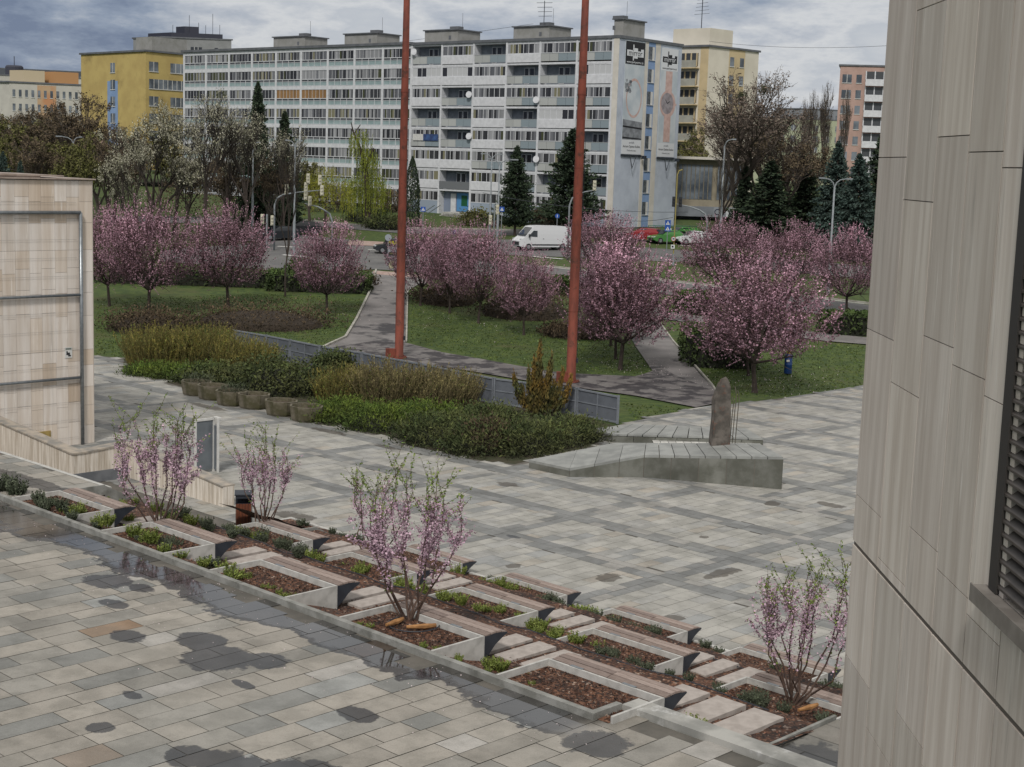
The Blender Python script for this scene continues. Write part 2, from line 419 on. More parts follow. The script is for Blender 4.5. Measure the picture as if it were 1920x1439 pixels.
structure(build('retaining_wall', mb, m_conc, rz=TH))
# lower landing on the right
mb = MB(); rr = random.Random(3)
slabs(mb, -12.45, 4, 18.05, 20.9, -8.92, .6, 1.1, lambda r: tuple(x*.75 for x in pal_terr(r)), rr, 'x', gap=.006)
m_land = paving_mat('landing_slabs', wet=[(-10.6, 19.0, 2.2, 1.2), (-8, 20, 2, 1)])
structure(build('landing_paving', mb, m_land, rz=TH))
mb = MB(); mb.box(-12.47, 18.03, -9.4, 4, 20.95, -8.94); structure(build('landing_bed', mb, m_joint, rz=TH))

# kerbs round the planting bed
mb = MB(); mb.box(-58, 16.93, -8.62, -14.36, 17.05, -8.385); mb.box(-14.48, 17.051, -8.62, -14.36, 17.62, -8.386)
k1 = build('steel_edge_kerb', mb, m_kerbc, rz=TH); structure(k1)
mb = MB(); mb.box(-14.36, 17.62, -8.95, 4, 18.03, -8.40); structure(build('concrete_kerb', mb, M('wide_kerb', '#a5a49f', '#83837f', 1.4, .8, .2, 50, dirt=('#c9c9c8', 1.1, .52, .66)), rz=TH))
PROF = [(16.97, -8.46), (17.1, -8.47), (18.35, -8.86), (20.4, -8.92), (23.2, -10.2), (24.45, -10.58), (26.5, -10.66), (28.5, -11.7), (29.75, -12.03), (30.1, -12.05)]
def bz(a):
    for (p, z), (q, w) in zip(PROF, PROF[1:]):
        if a <= q: return z+(w-z)*(a-p)/(q-p)
    return -12.05
mb = MB(); mb.box(-39.3, 30.1, -12.3, 0, 30.22, -12.0); mb.box(-39.3, 27.6, -12.3, -39.18, 30.1, -12.0)
structure(build('bed_edging', mb, m_conc, rz=TH))
mb = MB()  # sloping side edging at the left end of the bed and level edge along the terrace
pr = [(19.66, -8.46), (20.4, -8.86), (23.2, -10.14), (24.45, -10.52), (26.5, -10.60), (27.6, -11.2)]
for (p, z), (q, w) in zip(pr, pr[1:]):
    mb.prism([(-33.34, p), (-33.28, p), (-33.28, q), (-33.34, q)], [-12.3]*4, [z, z, w, w])
mb.box(-33.34, 17.05, -8.7, -33.28, 19.66, -8.44); mb.box(-12.52, 18.04, -9.3, -12.46, 20.9, -8.86)
structure(build('bed_side_edging', mb, m_kerbc, rz=TH))
# mulch surface
m_mulch, t, b = material('bark_mulch')
tc = t.new('ShaderNodeTexCoord')
vo = t.new('ShaderNodeTexVoronoi'); vo.inputs['Scale'].default_value = 22; t.link(tc.outputs['Object'], vo.inputs['Vector'])
nz = t.noise(tc.outputs['Object'], 1.2, 5, .6); nz2 = t.noise(tc.outputs['Object'], 60, 3, .7)
sepc = t.new('ShaderNodeSeparateColor'); t.link(vo.outputs['Color'], sepc.inputs[0])
c1 = t.ramp(sepc.outputs[0], [(0, (.018, .010, .008)), (.35, (.052, .024, .014)), (.7, (.125, .052, .028)), (.93, (.20, .095, .052)), (1, (.38, .30, .24))])
c2 = t.mix(t.sstep(nz, .4, .65), c1, t.mix(1.0, c1, (.42, .42, .45), 'MULTIPLY'))
t.link(c2, b.inputs['Base Color']); b.inputs['Roughness'].default_value = .9
bn = t.new('ShaderNodeBump'); bn.inputs['Strength'].default_value = .9; bn.inputs['Distance'].default_value = .03
t.link(sepc.outputs[1], bn.inputs['Height']); t.link(bn.outputs[0], b.inputs['Normal'])
mb = MB(); rr = random.Random(8)
al = [16.98, 17.1, 17.5, 17.9, 18.35, 18.9, 19.4, 19.9, 20.4, 21.1, 21.8, 22.5, 23.2, 23.8, 24.45, 25.1, 25.8, 26.5, 27.2, 27.9, 28.5, 29.1, 29.75, 30.1]
def hz(b, a): return bz(a)+.035*math.sin(b*2.1+a*3.3)*math.sin(b*1.3-a*1.9)+.02*math.sin(b*5.3+a*4.1)
b = -39.2
while b < 2:
    nb = b+.4
    for i in range(len(al)-1):
        a0, a1 = al[i], al[i+1]; cb, ca = b+.2, (a0+a1)/2
        if cb < -33.3 and ca < 27.3: continue
        if cb > -12.5 and ca < 20.9: continue
        if cb > -14.4 and ca < 17.62: continue
        mb.face([(b, a0, hz(b, a0)), (nb, a0, hz(nb, a0)), (nb, a1, hz(nb, a1)), (b, a1, hz(b, a1))])
    b = nb
o = build('bark_mulch', mb, m_mulch, rz=TH, smooth=True); structure(o)
m_chips = M('bark_chips', '#6b4434', '#3c241b', 9, .9, attr=True)
mb = MB(); rr = random.Random(9)
for i in range(15000):
    bb_, a = rr.uniform(-39, -8), rr.uniform(17.1, 30)
    if (bb_ < -33.2 and a < 27.4) or (bb_ > -12.5 and a < 21) or (bb_ > -14.4 and a < 17.7): continue
    if 20.7 < a < 23 or 26.8 < a < 28.3: continue
    v = rr.random(); mb.col = (v*1.2+.3,)*3 if v < .9 else (3.2, 3.4, 3.5)
    d = Vector((rr.gauss(0, 1), rr.gauss(0, 1), rr.gauss(0, .3))).normalized()
    mb.leaf(Vector((bb_, a, hz(bb_, a)+.012)), rr.uniform(.03, .07), rr, .5, d=d)
o = build('bark_chips', mb, m_chips, rz=TH); o['kind'] = 'stuff'; tag(o, 'loose reddish brown bark chips strewn over the sloping planting bed', 'bark chips')

# ------------------------------------------------------------------ planter benches
def make_bench():
    t = thing('planter_bench', '-', 'bench')
    mb = MB()                                   # U of thin concrete walls, origin = outer right rim corner
    mb.box(-2.5, -.045, -.62, -.05, 0, 0); mb.box(-.05, -1.27, -.62, 0, 0, 0); mb.box(-2.55, -1.27, -.62, -2.5, 0, 0)
    build('planter_wall', mb, m_conc, t)
    mb = MB(); n = 8
    for i in range(n):
        x0 = -2.5+2.43*i/n; mb.face([(x0, -1.3, -.115), (x0+2.43/n, -1.3, -.115), (x0+2.48/n, -.045, -.12), (x0, -.045, -.12)])
    rr = random.Random(2)
    for i in range(900):
        mb.leaf(Vector((rr.uniform(-2.45, -.1), rr.uniform(-1.2, -.1), -.1)), rr.uniform(.03, .07), rr, .5, d=Vector((rr.gauss(0, 1), rr.gauss(0, 1), .2)).normalized())
    build('mulch_fill', mb, m_mulch, t)
    mb = MB(); rr = random.Random(4)
    ys = [(.03, .148), (.17, .288), (.31, .428), (.45, .568)]
    dz = [.0, .028, .03, .005]; dz2 = [.022, .034, .024, -.025]
    for half in ((-2.46, -1.25), (-1.235, -.005)):
        for k, (y0, y1) in enumerate(ys):
            v = rr.uniform(.62, 1.1); mb.col = (v, v*rr.uniform(.98, 1.02), v*rr.uniform(.98, 1.05))
            mb.prism([(half[0], y0), (half[1], y0), (half[1], y1), (half[0], y1)], [dz[k]-.035]*2+[dz2[k]-.035]*2, [dz[k]]*2+[dz2[k]]*2)
    build('seat', mb, m_wood, t)
    mb = MB(); mb.prism([(-2.4, .04), (-.1, .04), (-.1, .50), (-2.4, .50)], -.11, -.045); build('slat_gap_shade', mb, m_dark, t)  # solid dark panel added under the slats as shade in their gaps
    for x in (-2.50, -.035, -1.25):
        mb = MB(); pts = [(.0, -.03), (.56, -.062), (.58, -.05), (.58, -.075), (.42, -.14), (.24, -.25), (.10, -.40), (.0, -.46)]
        top = [(.0, -.012), (.17, -.014), (.3, -.010), (.44, -.020), (.58, -.035)]
        prof = top+[(.58, -.06), (.44, -.125), (.28, -.215), (.12, -.37), (.0, -.44)]
        n = len(prof); base = len(mb.v)
        for xx in (x, x+.035): mb.v += [(xx, p[0], p[1]) for p in prof]
        mb.idx(base, [tuple(range(n)), tuple(range(2*n-1, n-1, -1))]+[(i, n+i, n+(i+1) % n, (i+1) % n) for i in range(n)])
        build('end_bracket', mb, m_dark, t)
    mb = MB()
    for x in (-1.9, -.75): mb.box(x-.14, -.02, .002, x+.14, .045, .008)
    build('fixing_plate', mb, m_steel, t)
    return t
B0 = make_bench(); first = True
rows = [(18.32, -8.38, [-30.62, -26.5, -22.31, -18.16, -14.06]), (24.42, -10.14, [-30.8, -26.65, -22.5, -18.3, -14.15]), (29.75, -11.65, [-30.5, -26.35, -22.2, -18.04])]
desc = [['leftmost, nearest the white parapet wall', 'behind the tall multi-stem cherry on the left', 'with bare bark in its box', 'with a flowering cherry planted in its box', 'nearest the lens, beside the kerb corner'],
        ['leftmost, just right of the wooden litter bin', 'behind the sparse cherry left of centre', 'with long green grass in its box', 'with lime green clumps in its box', 'under the cherry beside the stone wall'],
        ['leftmost, half hidden by the cherries', 'with grey lavender in its box', 'with bare bark in its box', 'rightmost, behind the right-hand cherry']]
rn = ['front', 'middle', 'plaza-side']
for i, (a, z, bs) in enumerate(rows):
    for j, b in enumerate(bs):
        lab = 'slatted bench on white planter in %s row, %s' % (rn[i], desc[i][j])
        if first: B0.location = G(b, a, z); B0.rotation_euler = (0, 0, TH); B0['label'] = lab; B0['group'] = 'planter benches in the bed'; first = False
        else: dup(B0, G(b, a, z), TH, lab, 'planter benches in the bed')
# stepping slabs between the benches
m_step = M('granite_step', '#a8a09a', '#968e88', 5, .85, .2, 60)
mb = MB(); mb.box(-.22, -.6, -.12, .22, .6, 0)
s0 = None; ri = ['front', 'middle']
for (a, z, off, row) in ((19.28, -8.83, [-22.80, -22.22, -21.58, -26.95, -26.35, -25.7, -18.65, -18.05, -17.42, -14.75, -14.0, -13.25, -30.9, -30.4, -12.9], 0), (25.4, -10.56, [-23.0, -22.35, -21.7, -18.85, -18.2, -17.5, -27.1, -26.5, -31.3, -30.7], 1)):
    for k, b in enumerate(off):
        if b == -12.9: continue
        tri = k//3; which = ('first', 'second', 'third')[k % 3]
        near = {0: ['right of the bare-bark box', 'right of the second box', 'right of the cherry box', 'right of the nearest box', 'right of the leftmost box'], 1: ['beyond the long-grass box', 'right of the lime-clump box', 'beyond the sparse cherry', 'beyond the bin bench']}[row][tri]
        lab = '%s pale granite step slab in the bark, %s row, %s' % (which, ri[row], near)
        if s0 is None: s0 = build('step_slab', mb, m_step, None, G(b, a, z), TH); o = s0
        else: o = s0.copy(); C.objects.link(o); o.location = G(b, a, z)
        tag(o, lab, 'step slab', 'granite step slabs')
        if b > -15 and row == 0: o.scale = (1.35, 1.35, 1)

# ------------------------------------------------------------------ litter bin
p = G(-39.0, 28.1, ZP)
p = lev(457, 988, ZP)
t = thing('litter_bin', 'wood slatted litter bin with dark metal hood beside a bench', 'litter bin', p, rad(10))
mb = MB()
for i in range(5): mb.box(-.25+.1*i+.006, -.24, .06, -.25+.1*(i+1)-.006, -.215, .82)
for i in range(5): mb.box(-.25+.1*i+.006, .215, .06, -.25+.1*(i+1)-.006, .24, .82)
for i in range(4): mb.box(-.265, -.2+.1*i+.006, .06, -.25, -.2+.1*(i+1)-.006, .82)
build('slat_cladding', mb, m_cedar, t)
mb = MB(); mb.box(.25, -.24, 0, .275, .24, 1.02); mb.box(-.235, -.21, .02, .24, .21, .80); mb.box(-.27, -.24, 1.0, .25, -.20, 1.1) ; mb.box(-.27, .20, 0.8, .25, .24, 1.1); mb.box(-.27, -.24, .82, -.24, .24, .88)
build('bin_frame', mb, m_dark, t)
mb = MB(); mb.prism([(-.3, -.27), (.3, -.27), (.3, .27), (-.3, .27)], 1.1, [1.14, 1.14, 1.18, 1.18]); build('hood', mb, m_dark, t)

# ------------------------------------------------------------------ travertine
def travertine(name, base, streak, grey, f1=9, f2=38, vein=.45):
    m, t, b = material(name); tc = t.new('ShaderNodeTexCoord')
    mp = t.new('ShaderNodeMapping'); mp.inputs['Scale'].default_value = (f1, f1, .06*f1); t.link(tc.outputs['Object'], mp.inputs[0])
    mp2 = t.new('ShaderNodeMapping'); mp2.inputs['Scale'].default_value = (f2, f2, .045*f2); t.link(tc.outputs['Object'], mp2.inputs[0])
    a = t.new('ShaderNodeAttribute', attribute_name='Col').outputs['Color']
    c = t.mix(t.sstep(t.noise(mp.outputs[0], 1, 6, .6), .32, .68), hexc(base), hexc(streak))
    c = t.mix(t.math('MULTIPLY', t.sstep(t.noise(mp2.outputs[0], 1, 4, .6), .4, .7), .5), c, hexc(grey))
    c = t.mix(1.0, c, a, 'MULTIPLY')
    pit = t.sstep(t.noise(mp2.outputs[0], 2.6, 3, .8), .66, .74); c = t.mix(t.math('MULTIPLY', pit, .55), c, hexc('#5c5348'))
    st = t.sstep(t.noise(mp.outputs[0], .55, 7, .7), .56, .76); c = t.mix(t.math('MULTIPLY', st, vein), c, hexc('#6b665e')); s2 = t.sstep(t.noise(mp.outputs[0], 1.7, 6, .65), .58, .70); c = t.mix(t.math('MULTIPLY', s2, .5), c, hexc('#efebe6'))
    t.link(c, b.inputs['Base Color']); b.inputs['Roughness'].default_value = .75
    bn = t.new('ShaderNodeBump'); bn.inputs['Strength'].default_value = .2; bn.inputs['Distance'].default_value = .01
    t.link(t.noise(mp2.outputs[0], 2, 4, .7), bn.inputs['Height']); t.link(bn.outputs[0], b.inputs['Normal'])
    return m
m_trav = travertine('travertine_cladding', '#dcd4cc', '#bfb4aa', '#cdc4bb', 8, 30, .6)
m_trav2 = travertine('warm_travertine', '#dcd5cf', '#c4b8ac', '#d2cac2', 3.2, 14, .35)
m_back = M('slab_joint', '#655f58', None, rough=.9)

# right foreground building: face looks left (-x), runs away from the lens
XW = 2.385
def wallY(px): return 2.36*2800/(px-960)
t = thing('stone_clad_building', 'near building corner clad in tall grey travertine slabs, filling the right edge', 'building', (XW, 10.05, ZT))
mb = MB(); mb.box(.010, -10.2, -4, 8, -.002, 11.5) if 0 else None
for (y0_, y1_, za_, zb_) in ((-2.955, -.012, -4, 11.5), (-10.2, -2.957, -4, -1.985-ZT), (-10.2, -2.957, .905-ZT, 11.5)): mb.box(.009, y0_, za_, 8, y1_, zb_)
mb.box(.15, -10.2, -1.984-ZT, 7.9, -2.957, .904-ZT); build('wall_core', mb, m_back, t)
mb = MB(); rr = random.Random(14); z0 = -ZT
ycols = [10.05, 9.33, 8.66, 8.05, 7.47, 6.93, 6.4, 5.9, 5.4, 4.9, 4.4, 3.9]
offs = [.56, .30, .67, .58, .50, .86, .2, .7, .4, .1, .6, .3]
win = (7.11, 5.2)     # louvre between these y values
wz0, wz1 = -1.98, .9
for i in range(len(ycols)-1):
    y1, y0 = ycols[i]-10.05, ycols[i+1]-10.05
    z = -5.0+offs[i]
    zs = [z]
    while zs[-1] < 3.5: zs.append(zs[-1]+1.14)
    cuts = sorted(zs+[-2.50])
    for za, zb in zip(cuts, cuts[1:]):
        if zb-za < .03: continue
        v = rr.uniform(.84, 1.08); mb.col = (v, v*rr.uniform(.99, 1.0), v*rr.uniform(.98, 1.0))
        ga, gb = .003, .003
        if abs(za+2.5) < .01: ga = .016
        if abs(zb+2.5) < .01: gb = .016
        segs = [(za, zb)]
        ym = (y0+y1)/2+10.05
        if ym < win[0]-.02:
            segs = []
            if za < wz0: segs.append((za, min(zb, wz0)))
            if zb > wz1: segs.append((max(za, wz1), zb))
        for (sa, sb) in segs: mb.box(0, y0+.0055, sa+z0+ga, .03, y1-.0055, sb+z0-gb)
build('stone_cladding', mb, m_trav, t)
mb = MB(); yw = -2.94
m_louv = M('bronze_louvre', '#4b4541', '#3d3834', 6, .45, metal=.3)
z = wz0+.03
while z < wz1:
    mb.prism([(-.012, yw-3.5), (-.012, yw-.11), (.05, yw-.11), (.05, yw-3.5)], [z+z0, z+z0, z+z0+.05, z+z0+.05], [z+z0+.012, z+z0+.012, z+z0+.062, z+z0+.062]); z += .065
w = build('louvre', mb, m_louv, t)
mb = MB(); mb.box(-.016, yw-.11, wz0+z0, .12, yw+.01, wz1+z0); mb.box(.06, yw-3.5, wz0+z0, .14, yw-.13, wz1+z0); build('louvre_frame', mb, M('dark_reveal', '#2d2a28', None, rough=.6), w)
mb = MB(); mb.box(-.075, yw-3.5, wz0+z0-.05, .10, yw+.08, wz0+z0-.005); mb.box(-.083, yw-3.5, wz0+z0-.085, -.075, yw+.08, wz0+z0+.003); build('sill', mb, M('sill_metal', '#8c8782', '#77726d', 5, .5, metal=.3), t)

# left building: gable in warm travertine, faces +b
b0, a0 = -55.1, 32.05
t = thing('travertine_hall', 'cream travertine clad building with flat coping at left edge', 'building', G(b0, a0, ZP), TH)
ztop = aty(175, 338, G(b0, a0).y).z-ZP
mb = MB(); mb.box(-9, -14, 0, -.035, -.0, ztop-.03); build('wall_core', mb, m_back, t)
mb = MB(); rr = random.Random(33); y = -.01; zr = [0, .78, 1.62, 2.4, 3.3, 3.95, 5.35, 6.3, 7.15, 8.05, 9.15, 10.0, 11.3, 12.6]
while y > -13:
    w_ = rr.choice((.52, .56, .60)); zz = [0]
    colz = list(zr)
    for k in range(len(colz)-1):
        off_ = (0 if colz[k] in (0, 3.95, 8.05) else (.18 if int(-y/.56) % 2 else 0)); of2 = (0 if colz[k+1] in (3.95, 8.05) else (.18 if int(-y/.56) % 2 else 0))
        za, zb = colz[k]+off_, colz[k+1]+of2
        zb = min(zb, ztop-.03)
        if zb-za < .05: continue
        g = rr.random(); v = rr.uniform(.93, 1.05)
        c = (v, v, v*.99) if g < .74 else ((v*.92, v*.88, v*.82) if g < .90 else (v*.84, v*.77, v*.68))
        mb.col = c; mb.box(-.034, y-w_+.004, za+.005, 0, y-.004, zb-.005)
    y -= w_
mb.col = (1.0, .98, .95); mb.box(-9, -.0, 0, -.03, .03, ztop-.03)
build('stone_cladding', mb, m_trav2, t)
mb = MB(); mb.box(-9, -14, ztop, .12, .10, ztop+.05); mb.box(-4.0, -14, ztop+.05, -.15, -2.2, ztop+.12); mb.prism([(-4, -14), (-.1, -14), (-.1, -1.2), (-4, -1.2)], ztop+.12, [ztop+.36, ztop+.36, ztop+.16, ztop+.16])
build('roof_coping', mb, M('coping_tin', '#a2948a', '#8b7d73', 2, .6), t)
mb = MB()
def hx(px, py):            # photo place on that wall -> local y,z
    d = ray(px, py); gb = d.x*GB[0]+d.y*GB[1]; s = (b0+.12)/gb; q = d*s
    return toG(q)[1]-a0, q.z-ZP
yy, zt = hx(151, 399); _, zm = hx(151, 553); _, zl = hx(151, 708); _, zb_ = hx(152, 828)
mb.tube([(.12, yy, zb_-.3), (.12, yy, zt)], .075, 10)
for z in (zt, zm, zl): mb.tube([(.12, yy, z), (.12, yy-9, z)], .06 if z != zt else .075, 10)
for z in (zt-.6, zm-.5, zl+.6, zl-.8): mb.tube([(0, yy, z), (.12, yy, z)], .02, 6)
for k in range(14): mb.tube([(.05, yy-.15, zb_+.2+k*.74), (.05, yy-9, zb_+.2+k*.74)], .004, 4)
f = build('steel_frame', mb, m_steel, t, smooth=True)
y_, z_ = hx(131, 662); mb = MB(); mb.box(.002, y_-.16, z_-.22, .02, y_+.16, z_+.22); s_ = build('notice_sign', mb, m_white, t)
mb = MB(); mb.box(.0205, -.10, -.10, .024, .06, .0); mb.box(.0205, -.10, .0, .024, -.04, .06); mb.box(.0205, -.02, -.16, .024, .10, -.10); o = build('pictogram', mb, M('sign_black', '#26262a', None, rough=.6), s_); o.location = (0, y_, z_)
mb = MB(); mb.box(.0205, -.12, .13, .024, .12, .16); mb.box(.0205, -.12, .18, .024, .12, .19); o = build('sign_text', mb, M('sign_green', '#33503f', None), s_); o.location = (0, y_, z_)
y_, z_ = hx(84, 819); mb = MB(); mb.box(.001, y_-.32, z_-.2, .03, y_+.32, z_+.2); build('vent_hatch', mb, M('vent_yellow', '#a08a50', '#7d6b40', 4, .7), t)

# parapet wall of the stair
t = thing('stair_parapet', 'low streaked travertine parapet wall with grey coping beside the stairwell', 'parapet wall', G(-48.3, 27.2, ZP), TH)
m_trav3 = travertine('streaked_travertine', '#d9d3ca', '#a59a8b', '#cbc3b8')
def par(mb, x0, y0, x1, y1, za, zb, z0=.42):
    mb.prism([(x0, y0), (x1, y0), (x1, y1), (x0, y1)], z0, za) if not isinstance(za, list) else mb.prism([(x0, y0), (x1, y0), (x1, y1), (x0, y1)], z0, za)
mb = MB(); mb.col = (1, .99, .98)
zA, zB, zC = 1.14, 1.28, .70
# local x = b+48.3, local y = a-27.2
mb.prism([(-7, 0), (0, 0), (0, .45), (-7, .45)], .42, [1.60, zA, zA, 1.60])
mb.prism([(-.45, .45), (0, .45), (0, 2.3), (-.45, 2.3)], .42, [zA, zA, zB-.02, zB-.02])
mb.prism([(-.45, 2.3), (6.1, 2.3), (6.1, 2.75), (-.45, 2.75)], 0, [zB-.02, zC, zC, zB-.02])
build('wall_face', mb, m_trav3, t)
mb = MB(); mb.prism([(-7, -.04), (.04, -.04), (.04, .5), (-7, .5)], [1.6, zA, zA, 1.6], [1.66, zA+.06, zA+.06, 1.66])
mb.prism([(-.5, .5), (.04, .5), (.04, 2.26), (-.5, 2.26)], [zA, zA, zB-.02, zB-.02], [zA+.06, zA+.06, zB+.04, zB+.04])
mb.prism([(-.5, 2.26), (6.1, 2.26), (6.1, 2.8), (-.5, 2.8)], [zB-.02, zC, zC, zB-.02], [zB+.04, zC+.05, zC+.05, zB+.04])
build('coping', mb, M('coping_stone', '#a49a8d', '#7f7c77', 2.2, .7), t)
mb = MB(); mb.box(-7, -.02, 0, .02, .4, .42); mb.box(-.4, .4, 0, .02, 2.28, .42); build('plinth', mb, M('plinth_grey', '#6e7176', '#5d6065', 2, .8), t)

# white framed glass panel behind the parapet
q = lev(400, 884, ZP)
t = thing('glass_shelter', 'tall white framed glass panel standing behind the stair parapet', 'glass panel', q, TH)
H_ = aty(402, 783, q.y).z-ZP
mb = MB(); w_ = .07
for (x, y) in ((0, 0), (.16, .10), (-.02, -.8), (.30, .0)): mb.box(x-w_/2, y-w_/2, 0, x+w_/2, y+w_/2, H_)
mb.box(-.03, -.8, H_-.09, .04, .04, H_); mb.box(-.02, 0, H_-.02, .33, .14, H_+.03)
build('frame', mb, m_white, t)
mb = MB(); mb.box(-.006, -.76, .1, .006, -.04, H_-.1); mb.box(.02, .0, .1, .28, .01, H_-.3)
mg = M('frosted_grey_glass', '#6a7076', '#5f656a', 2, .3); build('glass_pane', mb, mg, t)

# ------------------------------------------------------------------ monument
m_gran = M('granite_cladding', '#6f706b', '#55564f', 1.3, .75, .2, 40, attr=True, dirt=('#44453d', 1.1, .5, .8))
m_grtop = M('granite_top', '#8f918e', '#7b7d7b', 1.5, .55, .15, 40, attr=True)
def zl_(x, y): return (960+x/2.822, 680+y/2.822)
def facade_prism(name, mb_side, mb_top, top, zb, slabw=1.0, r=random.Random(3), joints=True):
    """clad block: vertical slabs round the sides, a cap with joints on top"""
    n = len(top)
    for i in range(n):
        p, q = top[i], top[(i+1) % n]; L = math.hypot(q[0]-p[0], q[1]-p[1]); k = max(1, round(L/slabw))
        d = Vector((q[0]-p[0], q[1]-p[1], 0)).normalized(); nrm = Vector((d.y, -d.x, 0))
        for j in range(k):
            f0, f1 = j/k, (j+1)/k; v = r.uniform(.82, 1.15); g = .011/L
            P = [Vector((p[0]+(q[0]-p[0])*f, p[1]+(q[1]-p[1])*f, 0)) for f in (f0+g, f1-g)]
            z = [p[2]+(q[2]-p[2])*f for f in (f0, f1)]
            for e in P: e -= nrm*0.0
            mb_side.face([(P[0].x, P[0].y, zb), (P[1].x, P[1].y, zb), (P[1].x, P[1].y, z[1]-.1), (P[0].x, P[0].y, z[0]-.1)], 0, (v, v, v*.98))
mz = [(90, 515, -11.75), (305, 560, -11.75), (700, 490, -11.2), (1437, 500, -10.82), (1310, 428, -10.82), (545, 425, -11.3)]
top = [lev(*zl_(x, y), z) for x, y, z in mz]
org = Vector((top[2].x, top[2].y, ZP))
t = thing('memorial_plinth', 'long angled low granite memorial base standing on the plaza', 'monument base', org)
T = [p-org for p in top]
ms, mt = MB(), MB()
facade_prism('s', ms, mt, [(p.x, p.y, p.z) for p in T], 0.0)
cc = sum((Vector((p.x, p.y, 0)) for p in T), Vector())/len(T)
ins = [Vector((p.x, p.y, 0))+(cc-Vector((p.x, p.y, 0))).normalized()*.03 for p in T]
mc = MB(); mc.prism([(p.x, p.y) for p in ins], 0, [p.z-.12 for p in T]); build('joint_core', mc, m_back, t)
build('granite_cladding', ms, m_gran, t)
# cap: strips between front and back edge
front = [T[0], T[1], T[2], T[3]]; 
def strip(mb, P, Q, n, r, thick=.1):
    """cap slabs between polyline edge P->P2 (front) and Q->Q2 (back)"""
    for k in range(n):
        f0, f1 = k/n, (k+1)/n; e = .003
        a, b_ = P[0].lerp(P[1], f0+e), P[0].lerp(P[1], f1-e); c, d = Q[0].lerp(Q[1], f1-e), Q[0].lerp(Q[1], f0+e)
        v = r.uniform(.86, 1.12); mb.col = (v, v, v); base = len(mb.v)
        for w_, z in ((0, -thick), (0, 0)):
            for p in (a, b_, c, d): mb.v.append((p.x, p.y, p.z+z))
        mb.idx(base, [(4, 5, 6, 7), (0, 1, 5, 4), (1, 2, 6, 5), (2, 3, 7, 6), (3, 0, 4, 7), (3, 2, 1, 0)])
rr = random.Random(6)
mid_b = T[5].lerp(T[4], .22)
strip(mt, (T[2], T[3]), (mid_b, T[4]), 9, rr); strip(mt, (T[1], T[2]), (T[0].lerp(T[5], .55), mid_b), 3, rr)
mt.col = (.97, .97, .97); base = len(mt.v)
P5 = [T[0], T[1], T[0].lerp(T[5], .55)]
for z in (-.1, 0): mt.v += [(p.x, p.y, p.z+z) for p in P5]
mt.idx(base, [(3, 4, 5), (0, 1, 4, 3), (1, 2, 5, 4), (2, 0, 3, 5)])
P5 = [T[0].lerp(T[5], .55), mid_b, T[5]]; base = len(mt.v)
for z in (-.1, 0): mt.v += [(p.x, p.y, p.z+z) for p in P5]
mt.idx(base, [(3, 4, 5), (0, 1, 4, 3), (1, 2, 5, 4), (2, 0, 3, 5)])
build('cap_slabs', mt, m_grtop, t)
# second wall behind
z2 = -11.72
top = [lev(*zl_(x, y), z2) for x, y in ((415, 352), (530, 378), (1330, 402), (1240, 348), (640, 325))]
org = Vector((top[1].x, top[1].y, ZP)); T2 = [p-org for p in top]
t = thing('memorial_bench_wall', 'low flat granite wall lying behind the memorial base', 'low wall', org)
ms, mt = MB(), MB(); facade_prism('s', ms, mt, [(p.x, p.y, p.z) for p in T2], 0.0); build('granite_cladding', ms, m_gran, t)
strip(mt, (T2[1], T2[2]), (T2[4], T2[3]), 10, rr, .08); mt.col = (1, 1, 1.001); base = len(mt.v); P5 = [T2[0], T2[1], T2[4]]
for z in (-.08, 0): mt.v += [(p.x, p.y, p.z+z) for p in P5]
mt.idx(base, [(3, 4, 5), (0, 1, 4, 3), (1, 2, 5, 4), (2, 0, 3, 5)])
build('cap_slabs', mt, m_grtop, t)
mb = MB(); q = [lev(*zl_(x, y), -11.95) for x, y in ((735, 396), (1290, 410), (1345, 455), (760, 455))]
for i in range(14):
    for j in range(3):
        f = lambda u, v: q[0].lerp(q[1], u).lerp(q[3].lerp(q[2], u), v)
        v = rr.uniform(.75, 1.1); c = (v*.62, v*.61, v*.58)
        mb.face([f(i/14+.002, j/3+.01), f((i+1)/14-.002, j/3+.01), f((i+1)/14-.002, (j+1)/3-.01), f(i/14+.002, (j+1)/3-.01)], 0, c)
structure(build('basin_paving', mb, paving_mat('white_marble')))
# standing stone and rods
ps = lev(1349, 836, -11.0); t = thing('standing_stone', 'rough upright grey stone slab with rust stains on the memorial base', 'standing stone', ps, rad(12))
Hs = aty(1354, 706, ps.y).z-ps.z
mb = MB(); rr = random.Random(17); prof = [(-.27, 0), (-.26, .3), (-.25, 1.2), (-.24, 1.9), (-.20, 2.25), (-.10, 2.52), (.02, 2.62), (.12, 2.56), (.2, 2.3), (.24, 1.8), (.25, 1.1), (.27, .4), (.27, 0)]
prof = [(x, z*Hs/2.62) for x, z in prof]; n = len(prof); L = 5
for k in range(L):
    for (x, z) in prof: mb.v.append((x*1.35+rr.gauss(0, .022)+(.02*k), -.15+.30*k/(L-1)*2.2+rr.gauss(0, .02), z*(1-.03*k)+rr.gauss(0, .02)*(z > .1)))
mb.idx(0, [tuple(range(n)), tuple(range(L*n-1, (L-1)*n-1, -1))]+[(k*n+i, (k+1)*n+i, (k+1)*n+(i+1) % n, k*n+(i+1) % n) for k in range(L-1) for i in range(n)])
tag(build('_', mb, M('lichen_stone', '#66605a', '#47433e', 2.5, .9, 1.0, 9, dirt=('#6b4738', 2.2, .56, .70)), t), '-', '-'); o = t.children[0]; o.name = 'stone_body'; del o['category']; del o['label']
t2 = thing('memorial_rods', 'thin curved metal rods rising beside the standing stone', 'metal rods', lev(1369, 833, -11.0))
mb = MB(); h = Hs*.84
